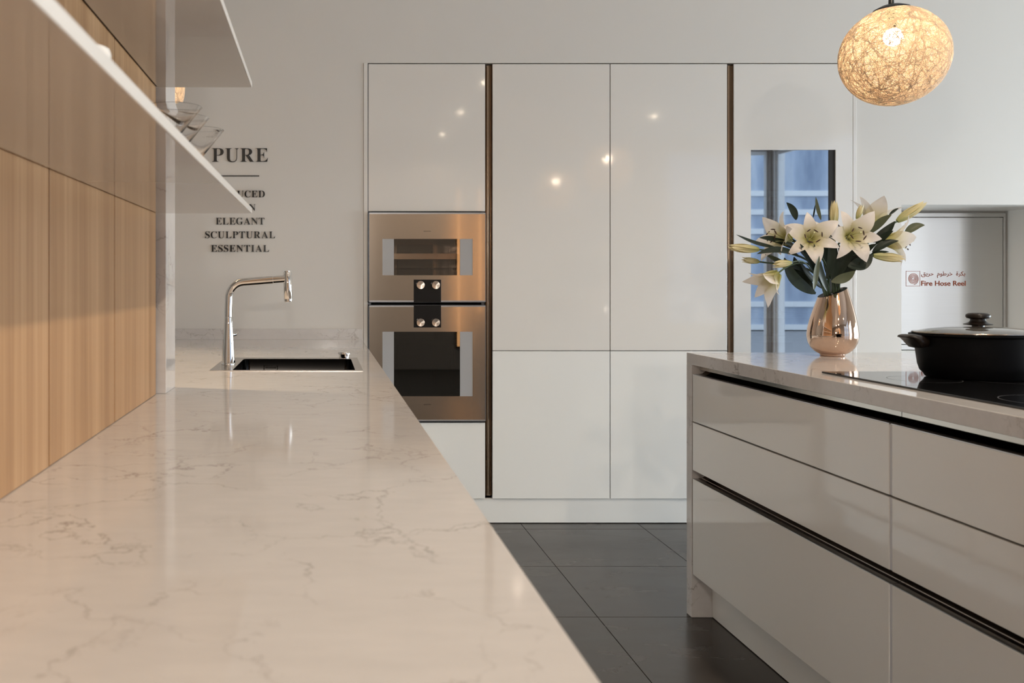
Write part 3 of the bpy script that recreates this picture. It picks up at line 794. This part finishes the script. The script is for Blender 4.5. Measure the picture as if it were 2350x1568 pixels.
# cooktop
ck = thing('cooktop', (1.70, 2.18, ZI), 'black glass induction cooktop set on the stone island', 'cooktop')
box('glass_plate', M['black_glass'], ck, 1.446, 1.976, 1.76, 2.636, ZI + .0002, ZI + .0052, .0012)
zn = MB()
def ring(mb, cx, cy, r, z, w_=.0009, n=48):
    vv = []; ff = []
    for k in range(n):
        a = 2 * math.pi * k / n
        vv += [(cx + (r - w_) * math.cos(a), cy + (r - w_) * math.sin(a), z), (cx + (r + w_) * math.cos(a), cy + (r + w_) * math.sin(a), z)]
    for k in range(n):
        j = (k + 1) % n; ff.append((2 * k, 2 * k + 1, 2 * j + 1, 2 * j))
    mb.add(vv, ff)
M['zone'] = mat('zone_marking', (0.10, 0.10, 0.10), 0.3)
for cx, cy, r in ((1.82, 2.42, .12), (1.60, 2.42, .085), (1.60, 1.98, .105), (1.82, 1.98, .085)): ring(zn, cx, cy, r, ZI + .0054)
zn.build('zone_marking', M['zone'], ck)

# ------------------------------------------------------------------ pot
PX, PY, PZ = 1.772, 2.46, ZI + .0062
pt = thing('casserole_pot', (PX, PY, PZ), 'matt black casserole with a glass lid on the cooktop', 'pot')
k_ = PY / FPX
EX = 1.0; EYY = 0.80
prof = [(0, 0), (.125, 0), (.129, .003), (.133, .010), (.141, .018), (.1465, .035), (.152, .075), (.155, .104), (.156, .110), (.166, .1125), (.1685, .115), (.168, .118), (.158, .1185), (.152, .116), (.150, .10), (.146, .04), (.135, .012), (0, .008)]
MB().lathe(prof, (PX, PY, PZ), 64, EX, EYY).build('body', M['pot'], pt, smooth=True, angle=50)
MB().lathe([(.1555, .1195), (.1585, .1205), (.158, .1225), (.150, .1245), (.120, .131), (.08, .1355), (.03, .1375), (0, .138)], (PX, PY, PZ), 64, EX, EYY).build('lid', M['lid_glass'], pt, smooth=True, angle=60)
MB().lathe([(.1575, .1190), (.1605, .1195), (.1615, .1210), (.1600, .1235), (.1575, .1230)], (PX, PY, PZ), 64, EX, EYY).build('lid_rim', M['tray'], pt, smooth=True, angle=60)
MB().lathe([(0, .1375), (.014, .1375), (.014, .1405), (.033, .1425), (.034, .1440), (.030, .1455), (.022, .1485), (.018, .153), (.0175, .157), (.020, .1585), (.0265, .1605), (.0285, .165), (.0275, .170), (.022, .1735), (.010, .1750), (0, .1752)], (PX, PY, PZ), 40).build('lid_knob', M['pot_handle'], pt, smooth=True, angle=60)
for s in (-1, 1):
    h = MB(); vv = []; ff = []
    sec = [(.150, .082, .116, .030), (.166, .080, .116, .034), (.172, .080, .1165, .036), (.182, .093, .117, .036), (.192, .1035, .1165, .033), (.200, .107, .114, .028), (.2055, .1078, .1105, .020)]
    n = 12
    for (dx, zl, zh, hw) in sec:
        for k in range(n):
            a = 2 * math.pi * k / n
            ca, sa = math.cos(a), math.sin(a)
            yy = hw * math.copysign(abs(ca) ** .6, ca); zz = (zl + zh) / 2 + (zh - zl) / 2 * math.copysign(abs(sa) ** .6, sa)
            vv.append((PX + s * dx, PY + yy, PZ + zz))
    for i in range(len(sec) - 1):
        for k in range(n): ff.append((i * n + k, i * n + (k + 1) % n, (i + 1) * n + (k + 1) % n, (i + 1) * n + k))
    ff.append(tuple(range(n))); ff.append(tuple((len(sec) - 1) * n + k for k in range(n)))
    h.add(vv, ff); h.build('handle', M['pot_handle'], pt, smooth=True, angle=60)

# ------------------------------------------------------------------ vase
VXc, VYc = 1.8215, 3.25
va = thing('vase', (VXc, VYc, ZI), 'rose gold mirror vase with a slanted mouth on the island', 'vase')
pv = [(0.0, 0.0), (.0385, 0.0), (.0405, .003), (.0405, .0065), (.050, .011), (.0605, .019), (.0715, .032), (.0790, .048), (.0823, .066), (.0825, .080), (.0795, .105), (.0735, .135), (.0655, .165), (.0565, .195), (.0485, .220), (.0465, .2265), (.0450, .2265), (.047, .218), (.064, .165), (.078, .105), (.080, .07), (.06, .025), (0, .012)]
ztop = .2265
def slant(x, y, z):
    f = max(0.0, min(1.0, (z - .07) / (ztop - .07)))
    return z + 0.40 * x * f ** 1.5
MB().lathe(pv[:16], (VXc, VYc, ZI + .0004), 72, zfn=slant).build('body', M['rose_gold'], va, smooth=True, angle=50)
MB().lathe(pv[15:], (VXc, VYc, ZI + .0004), 72, zfn=slant).build('inside', M['vase_in'], va, smooth=True, angle=50)

# ------------------------------------------------------------------ lilies
def frame(d, roll=0.0):
    d = Vector(d).normalized()
    up = Vector((0, 0, 1)) if abs(d.z) < 0.95 else Vector((0, 1, 0))
    x = up.cross(d).normalized(); y = d.cross(x)
    m = Matrix((x, y, d)).transposed()
    return m @ Matrix.Rotation(roll, 3, 'Z')
def petal(base, fm, ang, L, phi0, phi1, wmax, pw, ripple, rnd, close=0.0, tip=0.0):
    nu, nv = 12, 7; vv = []; tt = []; ff = []
    r, h = 0.004, 0.0; ca, sa = math.cos(ang), math.sin(ang)
    px_, ph = [], []
    for i in range(nu + 1):
        t = i / nu
        phi = phi0 + (phi1 - phi0) * t ** pw + tip * max(0, t - .8) / .2
        px_.append((r, h, phi)); r += L / nu * math.sin(phi); h += L / nu * math.cos(phi)
    for i in range(nu + 1):
        t = i / nu; r, h, phi = px_[i]
        wd = wmax * (math.sin(math.pi * min(1, (0.10 + 0.90 * t)) ** 0.9) ** 0.85) * (1 if t < .97 else .35)
        for j in range(nv):
            s = 2 * j / (nv - 1) - 1
            cup = (.22 - .30 * t) * wd * s * s + (-.10 * wd * (1 - abs(s)) ** 2)   # channelled at the base, reflexed at the margin
            rip = ripple * wd * math.sin(9 * t + rnd * 6 + 2.5 * s) * abs(s) ** 2
            nr, nh = -math.cos(phi), math.sin(phi)
            rr_ = r + nr * (cup + rip); hh = h + nh * (cup + rip); side = s * wd
            p = Vector((rr_ * ca - side * sa, rr_ * sa + side * ca, hh))
            vv.append(Vector(base) + fm @ p); tt.append(t)
    for i in range(nu):
        for j in range(nv - 1): ff.append((i * nv + j, i * nv + j + 1, (i + 1) * nv + j + 1, (i + 1) * nv + j))
    m = MB(); m.add(vv, ff); m.t = tt; return m
def bloom(stem, base, d, size=1.0, openness=1.0, roll=0.0, stamens=True, rs=1, flare=None):
    rg = random.Random(rs); fm = frame(d, roll); base = Vector(base)
    c = MB()
    pr = [(0, 0), (.004, .001), (.0055, .006), (.006, .012), (.004, .016), (0, .018)]
    c.lathe([(r * size, z * size) for r, z in pr], (0, 0, 0), 14); c.v = [tuple(base + fm @ Vector(p)) for p in c.v]
    c.t = [0.05] * len(c.v)
    b_ = c.build('bloom', M['petal'], stem, smooth=True, angle=180)
    for k in range(6):
        wide = k % 2 == 0
        a = k * math.pi / 3 + rg.uniform(-.08, .08)
        L = (.122 if wide else .118) * size * rg.uniform(.94, 1.05)
        ph1 = R((122 if wide else 134) * openness + rg.uniform(-8, 10)) if flare is None else R(flare + rg.uniform(-8, 8))
        petal(base, fm, a, L, R(16 + 8 * openness), ph1, (.0300 if wide else .0215) * size, 1.35, .13, rg.random()).build('petal', M['petal'], b_, smooth=True, angle=180)
    if stamens:
        for k in range(6):
            a = k * math.pi / 3 + .5 + rg.uniform(-.15, .15); sp_ = rg.uniform(.16, .3)
            pts_ = [base + fm @ (Vector((math.cos(a) * (.004 + sp_ * .075 * t ** 1.6), math.sin(a) * (.004 + sp_ * .075 * t ** 1.6), .075 * t)) * size) for t in (0.1, .35, .6, .8, 1)]
            s_ = MB().tube(pts_, .0009, 6).build('stamen', M['filament'], b_, smooth=True)
            tip = pts_[-1]; tv = fm @ Vector((-math.sin(a), math.cos(a), .35)).normalized()
            MB().tube([tip - tv * .009, tip - tv * .005, tip, tip + tv * .005, tip + tv * .009], [.0008, .0019, .0022, .0019, .0008], 8).build('anther', M['anther'], s_, smooth=True) if False else \
                MB().tube([tip - tv * .009, tip - tv * .005, tip, tip + tv * .005, tip + tv * .009], [.0008, .0019, .0022, .0019, .0008], 8).build('anther', M['anther'], b_, smooth=True)
        pe = [base + fm @ (Vector((0.003 * t, 0.004 * t * t, .092 * t)) * size) for t in (0.1, .4, .7, .97, 1.0)]
        MB().tube(pe, [.0013, .0012, .0012, .0013, .0028], 8).build('pistil', M['filament'], b_, smooth=True)
    return b_
def bud(stem, base, d, L=.1, w_=.5, tipflare=35, roll=0.0, rs=1, pale=True):
    rg = random.Random(rs); fm = frame(d, roll)
    c = MB(); c.lathe([(0, 0), (.003, .001), (.0045, .005), (.003, .009), (0, .01)], (0, 0, 0), 12)
    c.v = [tuple(Vector(base) + fm @ Vector(p)) for p in c.v]; c.t = [0.1] * len(c.v)
    b_ = c.build('bud', M['bud'], stem, smooth=True, angle=180)
    for k in range(6):
        a = k * math.pi / 3
        petal(base, fm, a, L * rg.uniform(.95, 1.04), R(15) * w_ * 2, R(-9), .0125 * (L / .1), .6, .04, rg.random(), tip=R(tipflare + rg.uniform(-10, 10))).build('petal', M['bud'], b_, smooth=True, angle=180)
    return b_
def bez(p0, p1, p2, p3, n=10):
    out = []
    for i in range(n + 1):
        t = i / n; out.append(p0 * (1 - t) ** 3 + p1 * 3 * t * (1 - t) ** 2 + p2 * 3 * t * t * (1 - t) + p3 * t ** 3)
    return out
def leaf(stem, p0, p1, width, bend=(0, 0, .02), face=(0, -1, .3), m='leaf', fold=.25):
    p0, p1 = Vector(p0), Vector(p1); bd_ = Vector(bend); face = Vector(face)
    nu, nv = 12, 5; vv = []; ff = []
    pts_ = [p0.lerp(p1, i / nu) + bd_ * math.sin(math.pi * (i / nu)) for i in range(nu + 1)]
    for i in range(nu + 1):
        t = i / nu; tg = (pts_[min(i + 1, nu)] - pts_[max(i - 1, 0)]).normalized()
        nrm = (face - tg * face.dot(tg)).normalized(); sd = tg.cross(nrm)
        wd = width * .41 * (math.sin(math.pi * (t * .97 + .015) ** .85) ** .8)
        for j in range(nv):
            s = 2 * j / (nv - 1) - 1
            vv.append(pts_[i] + sd * s * wd + nrm * (abs(s) * wd * fold + .05 * wd * math.sin(7 * t + s)))
    for i in range(nu):
        for j in range(nv - 1): ff.append((i * nv + j, i * nv + j + 1, (i + 1) * nv + j + 1, (i + 1) * nv + j))
    o = MB(); o.add(vv, ff)
    return o.build('leaf', M[m], stem, smooth=True, angle=180)
def stem_thing(lab, foot, p3, endd, lean=0.4):
    """a stem from the vase to the point p3, arriving along endd"""
    foot = Vector(foot); p3 = Vector(p3); endd = Vector(endd).normalized()
    t = thing('lily_stem', foot, lab, 'flower', 'lily stems in the rose gold vase')
    ln = (p3 - foot).length
    mouth = Vector((VXc + (p3.x - VXc) * .10, VYc + (p3.y - VYc) * .1, ZI + .215))
    pts_ = [foot] + bez(mouth, mouth + (mouth - foot).normalized() * ln * .3, p3 - endd * ln * lean, p3, 12)
    MB().tube(pts_, [.0042] * 5 + [.0036] * (len(pts_) - 9) + [.003] * 4, 10).build('stem', M['stem'], t, smooth=True)
    return t, pts_
def foot(k, n=12):
    a = 2 * math.pi * k / n
    return (VXc + .030 * math.cos(a), VYc + .030 * math.sin(a), ZI + .0205)
# 1 large bloom at front left of the middle
D = (-.30, -.92, .22)
t, q = stem_thing('lily stem with the wide open bloom facing the camera, left of the bunch middle', foot(0), at(1857, 553, 3.19), D, .25)
bloom(t, at(1857, 553, 3.19), D, 1.02, 1.0, .62, rs=3)
leaf(t, at(1897, 640, 3.2), at(1903, 532, 3.13), .034, (.012, 0, 0), (-.2, -1, 0))
leaf(t, at(1885, 655, 3.18), at(1836, 560, 3.14), .034, (-.01, 0, .02), (.3, -1, .3))
# 2 large bloom at front right
D = (-.06, -.97, .10)
t, q = stem_thing('lily stem with the wide open bloom facing the camera, right of the bunch middle', foot(1), at(1944, 546, 3.19), D, .25)
bloom(t, at(1944, 546, 3.19), D, 1.04, 1.0, .95, rs=8)
leaf(t, at(1915, 642, 3.2), at(1962, 560, 3.16), .058, (-.004, 0, .012), (-.4, -1, .2))
leaf(t, at(1921, 632, 3.25), at(1942, 545, 3.22), .026, (.0, 0, 0), (-.4, -1, .2))
# 3 bloom at the top right opening upwards
D = (.10, .15, .98)
t, q = stem_thing('lily stem with the highest bloom, opening upwards at the top right', foot(2), at(1996, 528, 3.36), D, .3)
bloom(t, at(1999, 524, 3.34), (.28, .10, .95), 1.12, .52, .3, stamens=False, rs=5)
bud(t, at(1967, 503, 3.30), (.25, -.1, .9), .055, .55, 0, rs=4)
leaf(t, at(1998, 535, 3.2), at(2046, 493, 3.16), .034, (0, 0, .006), (-.3, -.8, .6), 'leaf_pale')
leaf(t, at(2004, 556, 3.22), at(2054, 508, 3.2), .040, (0, 0, -.006), (-.3, -.9, .5))
leaf(t, at(2040, 494, 3.3), at(2062, 478, 3.3), .012, (0, 0, .002), (0, -1, .4))
# 4 bloom at the left facing left
D = (-.95, -.16, .24)
t, q = stem_thing('lily stem with the bloom facing left above the dark leaves', foot(6), at(1816, 553, 3.22), D, .3)
bloom(t, at(1816, 553, 3.22), D, 1.05, .74, .2, rs=11)
leaf(t, at(1827, 505, 3.30), at(1805, 465, 3.30), .030, (.006, 0, .004), (-.3, -1, 0))
leaf(t, at(1822, 572, 3.22), at(1743, 546, 3.2), .036, (0, 0, .010), (.0, -.8, .5))
leaf(t, at(1858, 600, 3.2), at(1818, 548, 3.17), .030, (-.006, 0, .006), (.1, -.9, .5))
# 5 bloom at the lower left hanging down
D = (-.74, -.22, -.58)
t, q = stem_thing('lily stem with the drooping bloom at the lower left', foot(7), at(1786, 627, 3.16), D, .35)
bloom(t, at(1786, 627, 3.16), D, 1.0, .44, .6, stamens=False, rs=17)
bud(t, at(1816, 603, 3.10), (-.95, -.15, -.10), .068, .75, 0, rs=3)
MB().tube(bez(at(1862, 622, 3.17), at(1848, 596, 3.14), at(1835, 596, 3.12), at(1815, 603, 3.10), 8), .002, 8).build('side_shoot', M['stem'], t, smooth=True)
leaf(t, at(1872, 674, 3.18), at(1800, 592, 3.18), .056, (-.018, 0, -.016), (-.1, -.9, .4))
leaf(t, at(1832, 640, 3.22), at(1756, 584, 3.22), .036, (-.0, 0, .008), (.1, -.9, .5), 'leaf_pale')
# 6 bloom at the right facing right
D = (.92, -.34, -.06)
t, q = stem_thing('lily stem with the bloom facing right in front of the hose cabinet', foot(3), at(2026, 553, 3.20), D, .3)
bloom(t, at(2024, 553, 3.20), D, 1.05, .74, .9, rs=21)
leaf(t, at(2076, 538, 3.2), at(2122, 517, 3.18), .034, (0, 0, .010), (-.2, -.9, .5), 'leaf_pale')
leaf(t, at(2002, 580, 3.18), at(2062, 553, 3.15), .034, (0, 0, .010), (-.1, -.8, .6))
# 7 half hidden bloom behind the first
D = (.10, -.35, .92)
t, q = stem_thing('lily stem with the half hidden bloom behind the two front blooms', foot(4), at(1902, 556, 3.30), D, .3)
bloom(t, at(1902, 556, 3.30), D, .85, .85, .1, rs=29)
leaf(t, at(1905, 640, 3.28), at(1890, 560, 3.26), .05, (.006, 0, 0), (-.2, -1, 0))
# 8 upright closed bud in the middle
D = (.04, .05, 1)
t, q = stem_thing('lily stem with the upright closed bud in the middle of the bunch', foot(5), at(1914, 522, 3.33), D, .3)
bud(t, at(1914, 522, 3.33), D, .098, .55, 12, rs=6)
leaf(t, at(1884, 505, 3.36), at(1872, 452, 3.36), .018, (-.003, 0, 0), (0, -1, 0), 'leaf_pale')
leaf(t, at(1866, 500, 3.38), at(1871, 470, 3.38), .008, (0, 0, 0), (0, -1, 0))
leaf(t, at(1928, 652, 3.34), at(1924, 560, 3.34), .03, (.01, 0, 0), (-.2, -1, 0))
# 9 bud at far left
D = (-.99, -.08, .07)
t, q = stem_thing('lily stem with the pale bud pointing left over the cooler frame', foot(8), at(1741, 573, 3.18), D, .35)
bud(t, at(1741, 573, 3.18), D, .108, .55, 28, rs=8)
leaf(t, at(1779, 568, 3.19), at(1690, 539, 3.17), .028, (.0, 0, -.008), (0, -.7, .7))
leaf(t, at(1832, 586, 3.17), at(1738, 583, 3.15), .034, (0, 0, .016), (0, -.8, .55))
# 10 withered bud at left
D = (-.97, -.1, .12)
t, q = stem_thing('lily stem with the small ragged bud under the left bud', foot(9), at(1742, 601, 3.22), D, .35)
bud(t, at(1742, 601, 3.22), D, .062, .62, 60, rs=9)
leaf(t, at(1868, 668, 3.23), at(1822, 590, 3.24), .046, (-.012, 0, .0), (-.2, -1, .2))
# 11 bud at upper right
D = (.83, -.02, .56)
t, q = stem_thing('lily stem with the long bud pointing up at the far right', foot(10), at(2059, 508, 3.25), D, .35)
bud(t, at(2059, 508, 3.25), D, .120, .50, 34, rs=12)
# 12 bud at lower right
D = (.96, -.12, -.14)
t, q = stem_thing('lily stem with the bud pointing right below the right bloom', foot(11), at(2004, 586, 3.16), D, .35)
bud(t, at(2004, 586, 3.16), D, .100, .62, 38, rs=14)
leaf(t, at(1946, 612, 3.16), at(2002, 584, 3.15), .058, (.004, 0, -.012), (.1, -.85, .5))
leaf(t, at(1908, 647, 3.15), at(1962, 622, 3.12), .040, (.004, 0, -.006), (0, -.9, .4), 'leaf_pale')
leaf(t, at(1868, 665, 3.14), at(1880, 588, 3.1), .034, (-.004, 0, 0), (.3, -.9, .2), 'leaf_pale')

# more leaves on the stems, filling the middle of the bunch
LS = [o for o in S.objects if o.name.startswith('lily_stem')]
for k, a, b_, w_, bd_, fc, mm in (
    (0, (1898, 668), (1868, 560), .034, (-.006, 0, 0), (.2, -1, .1), 'leaf'), (3, (1893, 640), (1842, 572), .032, (-.004, 0, .008), (.1, -.9, .4), 'leaf'),
    (4, (1886, 662), (1835, 600), .030, (-.006, 0, -.004), (.1, -.9, .4), 'leaf'), (6, (1912, 650), (1912, 548), .030, (.006, 0, 0), (-.3, -1, 0), 'leaf'),
    (7, (1920, 660), (1938, 566), .026, (.006, 0, 0), (-.4, -1, 0), 'leaf'), (1, (1930, 628), (1985, 566), .036, (0, 0, .008), (0, -.85, .5), 'leaf'),
    (8, (1850, 588), (1792, 556), .030, (0, 0, .010), (0, -.8, .6), 'leaf'), (9, (1846, 625), (1790, 606), .026, (0, 0, .006), (.1, -.8, .5), 'leaf'),
    (2, (1958, 600), (2012, 560), .032, (0, 0, .006), (-.1, -.85, .5), 'leaf'), (5, (1992, 590), (2040, 578), .024, (0, 0, .004), (0, -.8, .6), 'leaf'),
    (0, (1880, 600), (1858, 576), .030, (0, 0, .006), (0, -.9, .4), 'leaf_pale'), (11, (1925, 640), (1975, 600), .034, (0, 0, -.004), (0, -.85, .5), 'leaf'),
    (4, (1878, 640), (1880, 580), .024, (-.006, 0, 0), (.2, -1, 0), 'leaf_pale'), (10, (2010, 560), (2050, 530), .026, (0, 0, .004), (-.1, -.9, .4), 'leaf')):
    Y = 3.17 + .012 * (k % 5)
    leaf(LS[k], at(*a, Y + .02), at(*b_, Y - .03), w_, bd_, fc, mm)

# ------------------------------------------------------------------ pendant lamps
def pendant(loc, lab):
    t = thing('pendant_lamp', loc, lab, 'lamp', 'woven string ball pendants')
    A, C = .1667, .1660; tilt = Matrix.Rotation(R(-3), 3, 'Y'); rg = random.Random(5)
    mb = MB(); vv = []; ff = []
    nseg = 56
    for s_ in range(350):
        z = rg.uniform(-1, 1); az = rg.uniform(0, 6.283); n_ = Vector((math.sqrt(1 - z * z) * math.cos(az), math.sqrt(1 - z * z) * math.sin(az), z))
        u_ = n_.orthogonal().normalized(); v_ = n_.cross(u_); off = rg.uniform(-.55, .55) * rg.random(); rc = math.sqrt(1 - off * off)
        lift = 1 + rg.uniform(-.012, .006); rad = rg.uniform(.0006, .0010) if s_ % 5 else rg.uniform(.0010, .0014)
        b0 = len(vv)
        for k in range(nseg):
            a = 2 * math.pi * k / nseg
            d_ = (n_ * off + (u_ * math.cos(a) + v_ * math.sin(a)) * rc)
            tg = (-u_ * math.sin(a) + v_ * math.cos(a)); sd = d_.cross(tg)
            p = Vector((d_.x * A, d_.y * A, d_.z * C)) * lift
            for ang in (90, 210, 330):
                vv.append(tilt @ (p + (d_ * math.sin(R(ang)) + sd * math.cos(R(ang))) * rad))
        for k in range(nseg):
            j = (k + 1) % nseg
            for m_ in range(3):
                m2 = (m_ + 1) % 3
                ff.append((b0 + k * 3 + m_, b0 + k * 3 + m2, b0 + j * 3 + m2, b0 + j * 3 + m_))
    o = Vector(loc)
    mb.add([v + o for v in vv], ff)
    tag(mb.build('string_weave', M['string'], t, smooth=True, angle=180), kind='stuff')
    cp = MB(); cp.lathe([(0, C + .012), (.012, C + .012), (.03, C + .008), (.055, C - .003), (.058, C - .008), (.05, C - .009), (0, C - .006)], (0, 0, 0), 36)
    cp.v = [tuple(tilt @ Vector(p) + o) for p in cp.v]; cp.build('cap', M['black'], t, smooth=True)
    top = tilt @ Vector((0, 0, C + .012)) + o
    cpd = MB(); cpd.tube([top + Vector((0, 0, -.004)), top + Vector((0, 0, .02)), top + Vector((0, 0, .03))], [.009, .008, .0035], 12); cpd.tube([top + Vector((0, 0, .03)), (top.x, top.y, CEIL - .02)], .0032, 8)
    cpd.build('cord', M['black'], t, smooth=True)
    MB().lathe([(0, CEIL - .022), (.045, CEIL - .022), (.05, CEIL - .012), (.05, CEIL - .0005), (0, CEIL - .0005)], (top.x, top.y, 0), 32).build('ceiling_rose', M['black'], t, smooth=True)
    bs = MB(); bm = bmesh.new(); bmesh.ops.create_uvsphere(bm, u_segments=20, v_segments=12, radius=.030)
    bc = o + Vector((-.003, 0, .066)); bs.add([v.co + bc for v in bm.verts], [[v.index for v in f.verts] for f in bm.faces]); bm.free()
    bs.build('bulb', M['bulb'], t, smooth=True)
    MB().tube([bc + Vector((0, 0, .028)), top], [.014, .014], 16).build('bulb_holder', M['black'], t, smooth=True)
    return t
p1 = pendant((1.953, 3.11, 2.011), 'glowing woven string ball pendant over the island beside the flowers')
p2 = copy_tree(p1); p2.location = (1.953, 1.73, 2.011); p2['label'] = 'glowing woven string ball pendant over the near end of the island'
p3 = copy_tree(p1); p3.location = (-0.711, 3.60, 2.011); p3['label'] = 'glowing woven string ball pendant half hidden behind the stone upright'

# ------------------------------------------------------------------ ceiling spotlights
def spot(x, y, lab, e=72, cone=150, col=(1.0, .84, .66)):
    t = thing('ceiling_spotlight', (x, y, CEIL - .06), lab, 'lamp', 'recessed warm ceiling spotlights')
    o = W(t)
    MB().lathe([(.036, .0), (.048, .0), (.05, .01), (.05, .0595), (.036, .0595)], o, 32).build('housing', M['matt_white'], t, smooth=True)
    MB().lathe([(0, -.016), (.012, -.0145), (.024, -.010), (.033, -.002), (.0355, .006), (.0355, .016), (0, .016)], o, 24).build('lamp', M['spot_lamp'], t, smooth=True)
    l = bpy.data.lights.new('spot_beam', 'SPOT'); l.energy = e; l.color = col; l.spot_size = R(cone); l.spot_blend = .5; l.shadow_soft_size = .04
    lo = bpy.data.objects.new('spot_beam', l); COL.objects.link(lo); lo.parent = t; lo.location = (0, 0, -.065)
for k, yy in enumerate((1.75, 0.2, -1.4, -3.0)):
    spot(1.63, yy, 'recessed warm ceiling spotlight in the row over the aisle, ' + ('nearest the cabinets', 'second from the cabinets', 'third from the cabinets', 'farthest from the cabinets')[k])
spot(4.0, -1.65, 'single recessed ceiling spotlight on the window side')
spot(0.4, -2.9, 'added ceiling spotlight by the taupe rear wall, lifting the island fronts', 70)  # added fill lamp, brightens the island drawer fronts
spot(-1.5, 2.87, 'single recessed ceiling spotlight left of the oak wall', 170, 78, (1.0, .72, .44))
